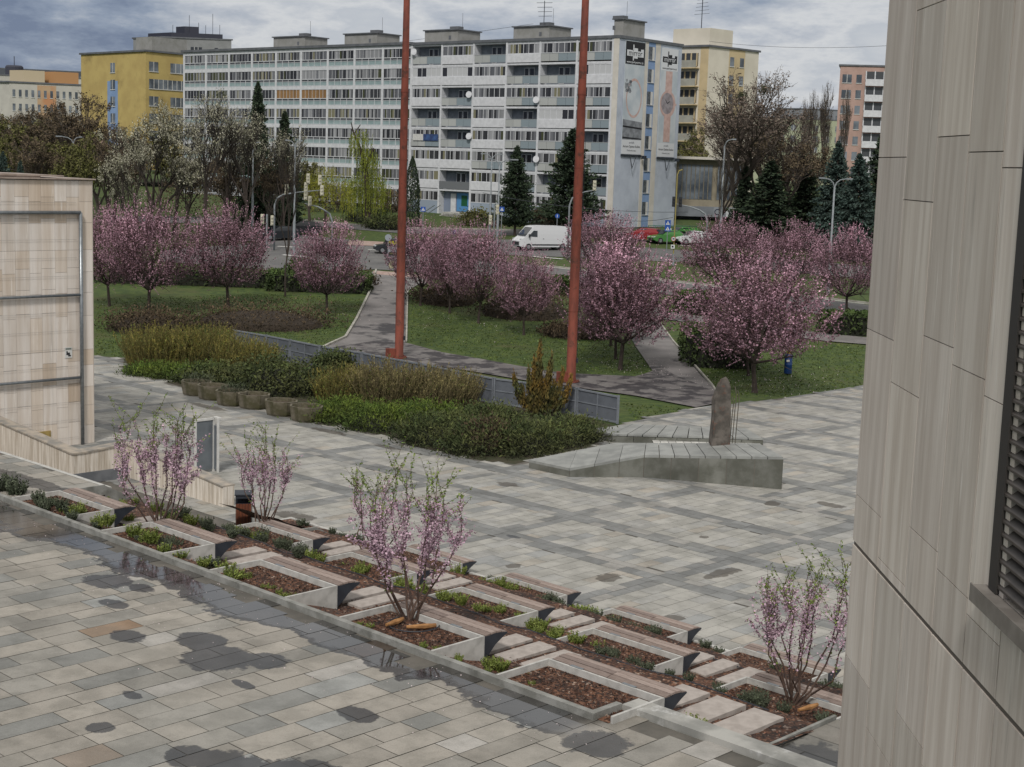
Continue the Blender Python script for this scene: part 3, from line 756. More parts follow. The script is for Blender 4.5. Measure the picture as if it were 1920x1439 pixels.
for (x, hh) in ((-.0, h*.82), (.10, h), (.22, h*.93)):
    mb.tube([(x-.02, 0, 0), (x+.02, 0, hh*.6), (x+.05, 0, hh*.85), (x-.03, .02, hh)], .018, 6)
mb.box(-.14, -.01, h*.62, -.05, .04, h*.76)
build('rod_bundle', mb, M('bronze_rod', '#6d675c', '#555047', 6, .5, metal=.3), t2)

# ================================================================== vegetation
m_blo = M('pink_blossom', (.38, .23, .29), (.27, .15, .195), 1.6, .8, attr=True)
m_blod = M('purple_young_leaf', (.13, .068, .078), (.085, .042, .05), 2, .85)
m_twig = M('dark_twig', (.05, .032, .03), None, rough=.95)
m_leafg = M('spring_leaf', (.12, .20, .03), (.20, .26, .05), 3, .7, attr=True)
m_blo2 = M('pale_pink_blossom', (.50, .36, .43), (.37, .24, .31), 5, .75, attr=True)
m_stem = M('brown_stem', (.10, .062, .045), (.06, .038, .03), 9, .9)
def rdir(r, up=0.0):
    d = Vector((r.gauss(0, 1), r.gauss(0, 1), r.gauss(0, 1)+up)); return d.normalized()
def limb(mb, p, d, L, r0, r1, r, n=5, seg=4, wob=.12, up=.0, sides=None):
    pts = [p.copy()]; q = p.copy(); d = d.normalized()
    for i in range(seg):
        d = (d+Vector((r.gauss(0, wob), r.gauss(0, wob), r.gauss(0, wob)+up))).normalized(); q = q+d*(L/seg); pts.append(q.copy())
    mb.tube(pts, [r0+(r1-r0)*i/seg for i in range(seg+1)], sides or n, caps=False)
    return pts, d
def plum_tree(seed, ntw=1350, Rr=3.9, zc=4.35, Rz=3.15, th=1.55):
    """round flowering plum: trunk with limbs, clumped crown of blossom-lined shoots"""
    r = random.Random(seed); tk = MB(); top = Vector((r.uniform(-.15, .15), r.uniform(-.15, .15), th))
    tk.tube([(0, 0, -.1), (0, 0, .15), top*.55, top], [.19, .14, .12, .12], 8)
    for k in range(10):
        a = 2*math.pi*k/10+r.uniform(-.3, .3); el = r.uniform(.25, 1.25)
        d = Vector((math.cos(a)*math.cos(el), math.sin(a)*math.cos(el), math.sin(el)))
        pts, dd = limb(tk, top, d, r.uniform(2.1, 3.2), .085, .03, r, 5, 4, .14, .05)
        for j in range(5):
            p = r.choice(pts[1:]); limb(tk, p, (d+rdir(r)*.9).normalized(), r.uniform(1.0, 2.0), .032, .01, r, 4, 3, .15, .05, 3)
    cr = MB()
    cl = []
    for k in range(46):
        u = rdir(r); cl.append((u, r.uniform(.78, 1.10), r.uniform(.62, 1.32), r.uniform(.45, 1.0)))
    for i in range(ntw):
        u = rdir(r); u.z = u.z if u.z > -.85 else -u.z*.5
        c_ = max(cl, key=lambda q: q[0].dot(u))
        if r.random() > c_[3]+.18: u = (u+c_[0]*.8).normalized()
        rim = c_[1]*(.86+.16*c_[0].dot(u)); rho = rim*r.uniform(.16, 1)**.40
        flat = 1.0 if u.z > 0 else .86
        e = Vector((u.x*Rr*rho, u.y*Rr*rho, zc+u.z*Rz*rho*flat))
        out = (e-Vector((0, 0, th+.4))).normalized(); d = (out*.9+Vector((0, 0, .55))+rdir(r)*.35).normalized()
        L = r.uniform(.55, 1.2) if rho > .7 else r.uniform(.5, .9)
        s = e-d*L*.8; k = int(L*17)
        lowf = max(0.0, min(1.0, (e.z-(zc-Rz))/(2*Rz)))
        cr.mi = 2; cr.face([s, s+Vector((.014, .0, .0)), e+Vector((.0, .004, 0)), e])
        tone = c_[2]*r.uniform(.7, 1.3)*(.52+.72*lowf)*(.6+.5*rho)  # shoots darker low and inside the crown: shade put into the blossom colour
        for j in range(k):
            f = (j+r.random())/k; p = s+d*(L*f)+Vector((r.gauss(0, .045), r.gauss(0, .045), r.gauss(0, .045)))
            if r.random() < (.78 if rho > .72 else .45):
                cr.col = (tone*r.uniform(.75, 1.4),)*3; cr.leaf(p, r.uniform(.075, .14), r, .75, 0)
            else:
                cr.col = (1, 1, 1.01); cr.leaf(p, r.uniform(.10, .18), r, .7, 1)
    for i in range(150):
        u = rdir(r, .7); d = (u+Vector((0, 0, .8))).normalized(); L = r.uniform(.5, 1.2); e = Vector((u.x*Rr*.86, u.y*Rr*.86, zc+u.z*Rz*.88))
        cr.mi = 2; cr.face([e-d*.3, e-d*.3+Vector((.012, 0, 0)), e+d*L+Vector((.003, 0, 0)), e+d*L])
        for j in range(12):
            cr.col = (r.uniform(.9, 1.5),)*3; cr.leaf(e+d*(L*r.random())+rdir(r)*.03, r.uniform(.06, .11), r, .75, 0)
    return tk, cr
def mk_tree(name, label, cat, tk, cr, tm, cm):
    t = thing(name, label, cat); build('trunk', tk, tm, t); build('crown', cr, cm, t); return t
def place(proto, store, loc, rz, label, scale, group=None):
    if not store: proto.location = loc; proto.rotation_euler = (0, 0, rz); proto.scale = scale; proto['label'] = label; store.append(1); o = proto
    else: o = dup(proto, loc, rz, label, None, scale)
    if group: o['group'] = group
    return o
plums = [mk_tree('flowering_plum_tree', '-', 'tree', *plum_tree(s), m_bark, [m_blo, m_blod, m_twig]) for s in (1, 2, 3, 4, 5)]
stores = [[], [], [], [], []]
PT = [ # base px, base py or None, Y, centre px, top py, width px, label
 ((279, 587), None, 300, 362, 158, 'round pink plum tree on the left lawn, second from the travertine hall'),
 ((428, 576), None, 428, 372, 156, 'pink plum tree on the left lawn, in front of the spruces'),
 ((613, 588), None, 616, 402, 126, 'small pink plum tree alone just left of the park path'),
 ((788, 572), None, 792, 400, 122, 'pink plum tree directly right of the left rust pole'),
 ((843, 587), None, 850, 408, 104, 'slim pink plum tree, second right of the left pole'),
 ((897, 605), None, 908, 403, 122, 'pink plum tree hiding the front of the white van'),
 ((982, 627), None, 985, 455, 112, 'smallest dark pink plum tree, below the white van'),
 ((1163, 692), None, 1180, 434, 206, 'large pink plum tree just right of the right rust pole, nearest of its three'),
 ((1154, 672), None, 1165, 470, 140, 'pink plum tree with its trunk right behind the large one by the pole'),
 ((1145, 647), None, 1135, 455, 130, 'third pink plum tree in line by the right pole'),
 ((1415, 735), None, 1430, 452, 252, 'largest and nearest pink plum tree, behind the memorial stone'),
 ((1403, 703), None, 1410, 520, 150, 'pink plum tree hidden behind the nearest large one'),
 ((1587, 590), None, 1585, 412, 135, 'dark pink plum tree partly cut by the stone wall on the right'),
 (None, (205, 108), 205, 372, 135, 'leftmost pink plum tree, half behind the travertine hall'),
 (None, (1130, 128), 1128, 386, 148, 'pink plum tree across the road, above the large one by the pole'),
 (None, (1358, 122), 1358, 394, 155, 'pink plum tree left in the far right row by the shop'),
 (None, (1480, 126), 1478, 404, 130, 'pink plum tree in the middle of the far right row'),
]
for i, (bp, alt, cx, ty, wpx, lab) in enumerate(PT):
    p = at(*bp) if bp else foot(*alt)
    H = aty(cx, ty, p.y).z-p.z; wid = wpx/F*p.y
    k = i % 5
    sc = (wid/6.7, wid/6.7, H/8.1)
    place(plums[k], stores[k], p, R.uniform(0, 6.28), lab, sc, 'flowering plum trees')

# ---- bare and budding trees
def bare_tree(seed, H=14.0, W=8.0, lev_=5, leafn=3, lsz=.16, th=.28, spread=.55, up=.10, first=.28, mult=3, leafmat=True):
    r = random.Random(seed); tk, cr = MB(), MB(); 
    def grow(p, d, L, rad_, lv):
        mbx = tk if lv <= 1 else cr; mbx.mi = 0; mbx.col = (1, 1, 1)
        pts, dd = limb(mbx, p, d, L, rad_, rad_*.55, r, 6 if lv == 0 else (4 if lv == 1 else 3), 4 if lv < 2 else 2, .10+.03*lv, up, None)
        if lv >= lev_:
            for j in range(leafn):
                cr.mi = 1; cr.col = (r.uniform(.7, 1.3),)*3; cr.leaf(pts[-1].lerp(pts[0], r.random())+rdir(r)*.15, lsz*r.uniform(.6, 1.3), r, .7)
            return
        for k in range(mult+(1 if lv == 0 else 0)+(1 if lv < 3 else 0)):
            b_ = pts[-1] if k == 0 else pts[max(1, len(pts)-1-k % 2)].lerp(pts[-1], r.random())
            if lv == 0 and k > 1: b_ = pts[1].lerp(pts[-1], r.uniform(.1, 1))
            nd = (dd+rdir(r)*spread+Vector((0, 0, .12))).normalized()
            grow(b_, nd, L*r.uniform(.58, .80), rad_*.56, lv+1)
    grow(Vector((0, 0, -.1)), Vector((0, 0, 1)), H*first, th, 0)
    zs = max(v[2] for v in cr.v); q_ = sorted(abs(v[0]) for v in cr.v); xs_ = q_[int(len(q_)*.955)]
    s = H/zs; w_ = W/2/xs_
    for mbx in (tk, cr): mbx.v = [(v[0]*w_, v[1]*w_, v[2]*s) for v in mbx.v]
    return tk, cr
m_budb = M('brown_buds', (.13, .10, .055), (.085, .06, .04), 2, .9, attr=True)
m_budo = M('olive_buds', (.12, .125, .03), (.09, .085, .03), 1, .9, attr=True)
m_budp = M('reddish_buds', (.17, .13, .105), (.11, .085, .065), 1, .9, attr=True)
m_wht = M('white_blossom', (.44, .42, .34), (.24, .24, .15), 2, .8, attr=True)
m_yel = M('yellow_green_leaf', (.20, .23, .02), (.12, .15, .02), 1.5, .8, attr=True)
m_need = M('dark_needles', (.016, .030, .016), (.030, .048, .022), 1.2, .9, attr=True)
m_needb = M('blue_green_needles', (.030, .052, .045), (.045, .07, .058), 1.2, .9, attr=True)
br = M('brown_branch', (.075, .06, .05), None, rough=.95)
brd = M('dark_branch', (.03, .025, .02), None, rough=.95)
pro = dict(
 brown=[mk_tree('bare_tree', '-', 'tree', *bare_tree(41, 14, 11, 5, 6, .20, .25, .62), m_bark2, [br, m_budb])],
 olive=[mk_tree('budding_tree', '-', 'tree', *bare_tree(42, 12, 10, 5, 9, .24, .22, .7), m_bark2, [br, m_budo])],
 white=[mk_tree('white_blossom_tree', '-', 'tree', *bare_tree(43, 14, 11, 5, 7, .17, .25, .66), m_bark, [brd, m_wht])],
 white2=[mk_tree('sparse_blossom_tree', '-', 'tree', *bare_tree(47, 16, 9, 5, 4, .15, .25, .5), m_bark, [brd, m_wht])],
 big=[mk_tree('mistletoe_tree', '-', 'tree', *bare_tree(44, 17, 12, 5, 5, .13, .21, .48, .12), m_bark2, [br, m_budp])],
 poplar=[mk_tree('bare_poplar', '-', 'tree', *bare_tree(45, 16, 3.6, 5, 1, .12, .22, .28, .3, .2), m_bark2, [br, m_budb])],
 thin=[mk_tree('slender_bare_tree', '-', 'tree', *bare_tree(46, 15, 6.0, 4, 1, .1, .26, .42, .16, .36), m_bark, [brd, m_budo])],
)
used = {k: [] for k in pro}
def put(kind, px, Y, ty, wpx, H0, W0, lab, rz=None, grp=None, dz=0):
    p = foot(px, Y); H = aty(px, ty, Y).z-p.z; w_ = wpx/F*Y
    return place(pro[kind][0], used[kind], p+Vector((0, 0, dz)), R.uniform(0, 6) if rz is None else rz, lab, (w_/W0, w_/W0, H/H0), grp)
for a in [
 ('brown', 20, 205, 205, 130, 14, 11, 'bare brown tree at the far left edge'),
 ('brown', 110, 190, 196, 150, 14, 11, 'bare brown tree in front of the cream apartment block'),
 ('brown', 165, 180, 168, 120, 14, 11, 'tall bare tree against the yellow building corner'),
 ('brown', 215, 172, 235, 100, 14, 11, 'low bare tree under the yellow building'),
 ('olive', 60, 215, 222, 120, 12, 10, 'olive budding tree at the left, behind bare branches'),
 ('olive', 185, 165, 245, 110, 12, 10, 'olive budding tree next to the double street lamp'),
 ('olive', 5, 160, 250, 70, 12, 10, 'olive budding tree rising above the hall roof'),
 ('olive', 110, 170, 262, 110, 12, 10, 'olive budding tree behind the hall roof corner'),
 ('white', 280, 150, 205, 150, 14, 11, 'white blossoming tree left of the bare fork tree'),
 ('white', 325, 160, 180, 100, 14, 11, 'white blossoming tree against the yellow building right edge'),
 ('white', 245, 140, 258, 90, 14, 11, 'low white blossoming tree near the leftmost pink plum trees'),
 ('white2', 385, 150, 158, 130, 16, 9, 'fork-trunked tree with sparse white blossom before the apartment block'),
 ('white2', 460, 152, 190, 110, 16, 9, 'sparse white blossom tree before the taller spruce'),
 ('white2', 425, 158, 215, 90, 16, 9, 'thin white blossom tree between the fork tree and taller spruce'),
 ('white2', 530, 158, 225, 80, 16, 9, 'thin bare tree in front of the shorter spruce'),
 ('thin', 535, 116, 235, 62, 15, 6, 'slender bare tree with pale trunk in front of the traffic lights'),
 ('thin', 1345, 150, 250, 40, 15, 6, 'slender bare tree beside the lamp post by the shop'),
 ('big', 1380, 175, 122, 190, 17, 12, 'big bare tree with mistletoe balls in front of the tan tower'),
 ('big', 1430, 190, 118, 130, 17, 12, 'reddish bare tree right of the tan tower'),
 ('brown', 1455, 170, 245, 120, 14, 11, 'bare tree before the right spruces'),
 ('brown', 1500, 185, 255, 110, 14, 11, 'bare tree under the poplars'),
 ('olive', 1295, 215, 235, 60, 12, 10, 'olive budding tree in the gap between gable and tan tower'),
 ('big', 1345, 185, 200, 110, 17, 12, 'airy bare tree in front of the shop windows'),
 ('big', 1480, 180, 190, 120, 17, 12, 'airy bare tree below the poplars'),
 ('poplar', 1520, 260, 165, 30, 16, 3.6, 'leftmost bare poplar against the sky'),
 ('poplar', 1545, 262, 150, 34, 16, 3.6, 'tallest bare poplar against the sky'),
 ('poplar', 1502, 270, 180, 22, 16, 3.6, 'thin short bare poplar left of the taller ones'),
 ('poplar', 1570, 265, 162, 24, 16, 3.6, 'bare poplar nearest the salmon building'),
]: put(*a[:7], a[7])
for k, (px, Y, ty, w_) in enumerate(((35, 170, 225, 120), (80, 158, 245, 110), (135, 200, 215, 110), (150, 150, 262, 90), (205, 160, 250, 90), (230, 185, 228, 90), (-5, 230, 212, 90), (90, 228, 200, 90), (255, 165, 262, 80), (300, 175, 240, 90), (420, 172, 268, 90), (500, 160, 290, 80), (580, 180, 300, 80), (440, 165, 300, 100), (350, 165, 290, 90))):
    put('brown' if k % 3 else 'olive', px, Y, ty, w_, 14 if k % 3 else 12, 11 if k % 3 else 10, ['olive budding tree', 'brown bare tree', 'brown bare tree'][k % 3]+' in the thicket '+('behind the roof of the travertine hall' if px < 215 else 'behind the left pink plum trees'), None, ('olive' if k % 3 == 0 else 'brown')+' thicket trees '+('behind the hall' if px < 215 else 'behind the plums'))
# mistletoe
mm = MB(); rr = random.Random(3)
for i in range(500):
    d = rdir(rr); mm.leaf(d*rr.uniform(.2, .75), .2, rr, .4, 0)
for k, (px, py, w) in enumerate(((1434, 168, 'highest'), (1391, 180, 'middle'), (1365, 213, 'lowest'))):
    o = build('mistletoe_ball', mm, M('mistletoe%d' % k, (.05, .06, .02), None), None, aty(px, py, 175+k)) if k == 0 else bpy.data.objects['mistletoe_ball'].copy()
    if k: C.objects.link(o); o.location = aty(px, py, 175+k)
    tag(o, '%s round mistletoe ball in the big bare tree' % w, 'mistletoe', 'mistletoe balls')

def leafy(seed, shape, n, lsz, W=(1, 1, 1), asp=.6, upb=0.0, droop=False, core=None, clump=True):
    """leaf volume made of clumps; shape 'ell' or 'box' of half sizes W sitting on z=0"""
    r = random.Random(seed); mb = MB()
    cs = []
    nc = max(14, n//70)
    for i in range(nc):
        u = rdir(r); u.z = abs(u.z)**.8; rho = r.uniform(.68, 1.06); cs.append((Vector((u.x*W[0]*rho, u.y*W[1]*rho, u.z*W[2]*2*rho)), r.uniform(.62, 1.35), u))
    sc_ = (W[0]*W[1]*W[2]*2)**(1/3)*.24
    for i in range(n):
        tone = 1.0; outd = Vector((0, 0, .3))
        if shape == 'ell':
            if i % 5:
                c_, tone, u = cs[r.randrange(nc)]; p = c_+Vector((r.gauss(0, sc_*1.1), r.gauss(0, sc_*1.1), r.gauss(0, sc_*.55))); p.z = max(p.z, .02); outd = u*.7
            else:
                u = rdir(r); u.z = abs(u.z); rho = r.uniform(.45, .95)**.5; p = Vector((u.x*W[0]*rho, u.y*W[1]*rho, u.z*W[2]*2*rho))
        else:
            f = r.random(); x, y, z = r.uniform(-1, 1), r.uniform(-1, 1), r.uniform(0, 1)
            if f < .5: z = 1
            elif f < .8: y = r.choice((-1, 1))
            else: x = r.choice((-1, 1))
            p = Vector((x*W[0], y*W[1], z*W[2]*2))+rdir(r)*lsz*.8; tone = .9+.25*math.sin(p.x*1.7)*math.sin(p.y*2+p.z*3)
        v = tone*r.uniform(.7, 1.3)*(.45+.65*min(1.2, p.z/(2*W[2]+.01))); mb.col = (v, v, v*.95)  # leaves brighter towards the top: fall of light painted into their tone
        d = (rdir(r)+Vector((0, 0, upb))+outd).normalized()
        mb.leaf(p, lsz*r.uniform(.55, 1.5), r, asp, 0, d)
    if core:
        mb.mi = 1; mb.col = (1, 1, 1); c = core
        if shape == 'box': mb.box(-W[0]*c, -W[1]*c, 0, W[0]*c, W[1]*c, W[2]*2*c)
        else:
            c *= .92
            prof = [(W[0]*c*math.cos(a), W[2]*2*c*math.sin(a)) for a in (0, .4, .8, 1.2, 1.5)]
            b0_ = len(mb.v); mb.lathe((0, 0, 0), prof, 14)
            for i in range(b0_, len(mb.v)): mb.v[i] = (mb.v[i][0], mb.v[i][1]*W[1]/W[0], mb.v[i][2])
    return mb
def twiggy(seed, W, H, n, green=.5):
    """shrub of thin fanning rods with small leaves"""
    r = random.Random(seed); mb = MB()
    for i in range(n):
        x, y = r.uniform(-1, 1), r.uniform(-1, 1)
        if x*x+y*y > 1: continue
        b0_ = Vector((x*W[0]*.85, y*W[1]*.85, 0)); L = H*r.uniform(.6, 1.08)*(1-.25*(x*x+y*y))*(1+.12*math.sin(x*7+seed)); d = Vector((x*.35+r.gauss(0, .16), y*.3+r.gauss(0, .16), 1)).normalized()
        q = b0_+d*L*.55; d2 = (d+Vector((r.gauss(0, .22), r.gauss(0, .22), .1))).normalized(); e = q+d2*L*.45; tone = r.uniform(.6, 1.35)
        mb.col = (tone*.7,)*3
        for (a, b_, w_) in ((b0_, q, .022), (q, e, .012)):
            s_ = Vector((w_, w_*.3, 0)); mb.face([a-s_, a+s_, b_+s_*.6, b_-s_*.6], 0)
        for k in range(int(L*14)):
            f = r.uniform(.3, 1); p = b0_.lerp(q, f/.55) if f < .55 else q.lerp(e, (f-.55)/.45)
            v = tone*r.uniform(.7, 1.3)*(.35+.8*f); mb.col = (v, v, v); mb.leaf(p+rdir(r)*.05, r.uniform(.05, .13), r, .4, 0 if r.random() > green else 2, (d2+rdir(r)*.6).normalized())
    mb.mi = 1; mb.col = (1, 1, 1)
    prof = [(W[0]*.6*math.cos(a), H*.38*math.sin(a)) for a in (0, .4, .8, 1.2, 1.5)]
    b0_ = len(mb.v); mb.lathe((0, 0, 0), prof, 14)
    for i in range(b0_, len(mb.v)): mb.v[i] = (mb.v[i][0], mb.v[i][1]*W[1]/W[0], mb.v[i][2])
    return mb
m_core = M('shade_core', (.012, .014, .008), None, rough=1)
def conifer(seed, H, Rr, n=52, kind='spruce'):
    r = random.Random(seed); tk, cr = MB(), MB(); tk.tube([(0, 0, -.1), (0, 0, H*.98)], [H*.018, .03], 7)
    for i in range(n):
        f = (i+.5)/n; z = H*(.08+.9*f); rr_ = Rr*(1-f)**.8*r.uniform(.75, 1.12)+.12
        for k in range(7 if kind == 'spruce' else 6):
            a = r.uniform(0, 6.283); d = Vector((math.cos(a), math.sin(a), -.25+.5*f if kind == 'spruce' else .25)); L = rr_*r.uniform(.7, 1.1)
            cr.mi = 1; cr.face([(0, 0, z), (0, 0, z+.04), tuple(Vector((0, 0, z))+d*L)])
            m = int(8+L*13)
            for j in range(m):
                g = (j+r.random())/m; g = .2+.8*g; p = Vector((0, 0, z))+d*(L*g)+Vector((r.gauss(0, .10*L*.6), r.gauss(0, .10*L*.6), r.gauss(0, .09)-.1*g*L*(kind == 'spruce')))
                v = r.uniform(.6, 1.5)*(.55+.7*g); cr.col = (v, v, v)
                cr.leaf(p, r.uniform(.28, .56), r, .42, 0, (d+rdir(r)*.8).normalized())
    return tk, cr
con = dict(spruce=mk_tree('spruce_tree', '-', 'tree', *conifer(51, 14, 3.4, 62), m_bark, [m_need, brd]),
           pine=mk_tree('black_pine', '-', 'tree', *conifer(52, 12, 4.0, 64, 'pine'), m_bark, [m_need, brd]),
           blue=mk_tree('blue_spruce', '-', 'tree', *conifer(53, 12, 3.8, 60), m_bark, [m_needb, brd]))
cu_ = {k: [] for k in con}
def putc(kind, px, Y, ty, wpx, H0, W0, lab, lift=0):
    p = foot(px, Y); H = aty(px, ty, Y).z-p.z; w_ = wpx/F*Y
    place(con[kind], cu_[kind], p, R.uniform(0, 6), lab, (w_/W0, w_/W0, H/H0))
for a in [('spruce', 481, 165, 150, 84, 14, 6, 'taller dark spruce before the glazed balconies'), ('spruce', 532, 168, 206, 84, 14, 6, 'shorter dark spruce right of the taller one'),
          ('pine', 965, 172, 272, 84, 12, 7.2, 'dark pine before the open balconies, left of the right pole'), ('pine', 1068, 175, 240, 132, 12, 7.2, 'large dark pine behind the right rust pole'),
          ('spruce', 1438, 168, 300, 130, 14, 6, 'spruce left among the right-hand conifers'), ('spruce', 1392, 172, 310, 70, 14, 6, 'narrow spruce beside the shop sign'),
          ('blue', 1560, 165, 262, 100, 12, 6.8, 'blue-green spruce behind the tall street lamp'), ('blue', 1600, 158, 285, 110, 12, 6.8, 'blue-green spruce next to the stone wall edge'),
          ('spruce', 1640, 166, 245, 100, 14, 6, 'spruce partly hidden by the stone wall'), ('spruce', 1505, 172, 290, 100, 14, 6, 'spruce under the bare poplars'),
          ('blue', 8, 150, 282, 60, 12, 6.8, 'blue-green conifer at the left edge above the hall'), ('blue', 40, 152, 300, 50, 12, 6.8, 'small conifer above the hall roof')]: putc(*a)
# thuja column
def simple(name, label, cat, mb, mats, loc, rz=0, scale=(1, 1, 1), grp=None):
    o = build(name, mb, mats, None, loc, rz); o.scale = scale; return tag(o, label, cat, grp)
p = foot(771, 178); Hh = aty(771, 294, 178).z-p.z
r = random.Random(7); mb = MB()
for i in range(2600):
    f = r.random(); a = r.uniform(0, 6.28); rr_ = .95*math.sin(min(1, (1-f)*1.6+.02)*1.57)**.8*r.uniform(.8, 1.05)
    v = r.uniform(.6, 1.3); mb.col = (v, v, v); mb.leaf(Vector((rr_*math.cos(a), rr_*math.sin(a), f*Hh)), .28, r, .5, 0, Vector((r.gauss(0, .3), r.gauss(0, .3), 1)).normalized())
simple('thuja_column', 'narrow dark column thuja right beside the left rust pole', 'conifer', mb, [m_need], p)
# willow
def willow(seed, H=13, Rr=3.6):
    r = random.Random(seed); tk, cr = MB(), MB()
    tk.tube([(0, 0, -.1), (-.1, 0, H*.25), (-.35, 0, H*.5), (-.6, .1, H*.62)], [.42, .36, .3, .22], 8)
    tk.tube([(-.6, .1, H*.62), (-1.2, 0, H*.78), (-1.9, .1, H*.9), (-2.2, 0, H)], [.2, .15, .11, .05], 6)
    tk.tube([(-.45, .1, H*.58), (.1, .1, H*.68), (.5, 0, H*.76)], [.22, .18, .14], 6)
    tk.tube([(-1.9, .1, H*.88), (-1.1, 0, H*.98)], [.1, .05], 5)
    src = [(-.3, H*.75, 1.3), (-1.0, H*.92, 1.4), (.1, H*.72, 1.6), (-.3, H*.55, 2.2), (.9, H*.50, 1.7), (-1.6, H*.48, 1.6)]
    for i in range(520):
        x, z, s = r.choice(src); a = r.uniform(0, 6.28); q = s*math.sqrt(r.random()); p = Vector((x+q*math.cos(a), q*math.sin(a), z+r.uniform(-.6, .5)-(q/s)**2*.8))
        L = r.uniform(.18, .36)*H*(.7 if z > H*.7 else 1); L = min(L, p.z-1.2); dr = Vector((r.gauss(0, .06), r.gauss(0, .06), -1))
        k = int(L*7); tone = r.uniform(.6, 1.35)
        for j in range(k):
            cr.col = (tone*r.uniform(.8, 1.2),)*3; cr.leaf(p+dr*(L*(j+r.random())/k)+rdir(r)*.05, .25, r, .3, 0, (dr+rdir(r)*.25).normalized())
    return tk, cr
p = foot(690, 176); H = aty(670, 230, 176).z-p.z; tk, cr = willow(61, H)
t = mk_tree('weeping_willow', 'pollarded weeping willow with fresh lime green curtains before the balconies', 'tree', tk, cr, m_bark, [m_yel]); t.location = p; t.rotation_euler = (0, 0, 0)
p = foot(610, 170); tk, cr = MB(), MB(); r = random.Random(62); H2 = aty(610, 305, 170).z-p.z
tk.tube([(0, 0, 0), (0, 0, H2*.5)], [.2, .1], 6)
for i in range(330):
    a = r.uniform(0, 6.28); q = 3.4*math.sqrt(r.random()); b_ = Vector((q*math.cos(a), q*math.sin(a)*.7, H2*(1-.35*(q/3.4)**2)*r.uniform(.8, 1))); L = r.uniform(1.5, 3.2)
    for j in range(int(L*6)):
        v = r.uniform(.7, 1.5); cr.col = (v*1.15, v, v); cr.leaf(b_+Vector((0, 0, -L*r.random()))+rdir(r)*.08, .22, r, .3, 0, Vector((r.gauss(0, .2), r.gauss(0, .2), -1)).normalized())
t = mk_tree('young_willow', 'yellow-green drooping shrub tree left of the pollarded willow', 'tree', tk, cr, m_bark, [m_yel]); t.location = p

m_fgr = M('shrub_green_leaf', (.10, .13, .02), (.07, .09, .015), 1.5, .85, attr=True)
m_hedge = M('box_hedge_leaf', (.035, .065, .012), (.055, .085, .018), 1.5, .85, attr=True)
m_hbr = M('brown_cotoneaster', (.060, .042, .025), (.085, .06, .036), 1.0, .95, attr=True)
m_for = M('forsythia_leaf', (.20, .17, .035), (.14, .12, .035), 1.2, .85, attr=True)
m_forb = M('tan_shrub_twig', (.19, .16, .065), (.13, .105, .05), 1.2, .9, attr=True)
m_jun = M('juniper_bright', (.048, .085, .010), (.085, .115, .014), .9, .9, attr=True)
m_jund = M('juniper_dark', (.036, .056, .016), (.078, .088, .026), .7, .9, attr=True)
m_gold = M('golden_juniper', (.15, .095, .018), (.05, .06, .018), .9, .9, attr=True)
m_lav = M('lavender_leaf', (.062, .080, .045), (.10, .115, .075), 3, .9, attr=True)
m_lime = M('lime_leaf', (.12, .165, .025), (.20, .235, .05), 3, .7, attr=True)
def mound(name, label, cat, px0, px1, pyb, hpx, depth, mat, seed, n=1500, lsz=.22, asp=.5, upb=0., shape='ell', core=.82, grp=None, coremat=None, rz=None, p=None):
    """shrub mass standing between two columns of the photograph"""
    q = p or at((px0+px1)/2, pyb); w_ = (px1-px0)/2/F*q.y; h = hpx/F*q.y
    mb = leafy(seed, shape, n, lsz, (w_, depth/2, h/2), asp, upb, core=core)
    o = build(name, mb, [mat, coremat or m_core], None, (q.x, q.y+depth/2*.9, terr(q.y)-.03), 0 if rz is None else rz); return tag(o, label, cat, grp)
m_cb = M('brown_core', (.03, .022, .015), None, rough=1); m_cy = M('olive_core', (.05, .045, .015), None, rough=1)
# low brown ground-cover shrubs on the lawns
for k, (a, b_, y, h, d, lab) in enumerate([(178, 350, 628, 36, 5.5, 'low brown shrub mat at the left behind the yellow hedge'), (320, 625, 622, 36, 8, 'wide low brown shrub mat before the left park path'),
     (768, 905, 575, 30, 8, 'low brown shrub mat right of the left rust pole'), (880, 1085, 602, 48, 9, 'long low brown shrub mat between the two rust poles'), (1012, 1150, 636, 24, 4, 'small low brown shrub mat by the right rust pole')]):
    mound('low_brown_shrub', lab, 'shrub', a, b_, y, h, d, m_hbr, 70+k, 6500, .17, .45, .3, core=.9, coremat=m_cb, grp='low brown shrub mats')
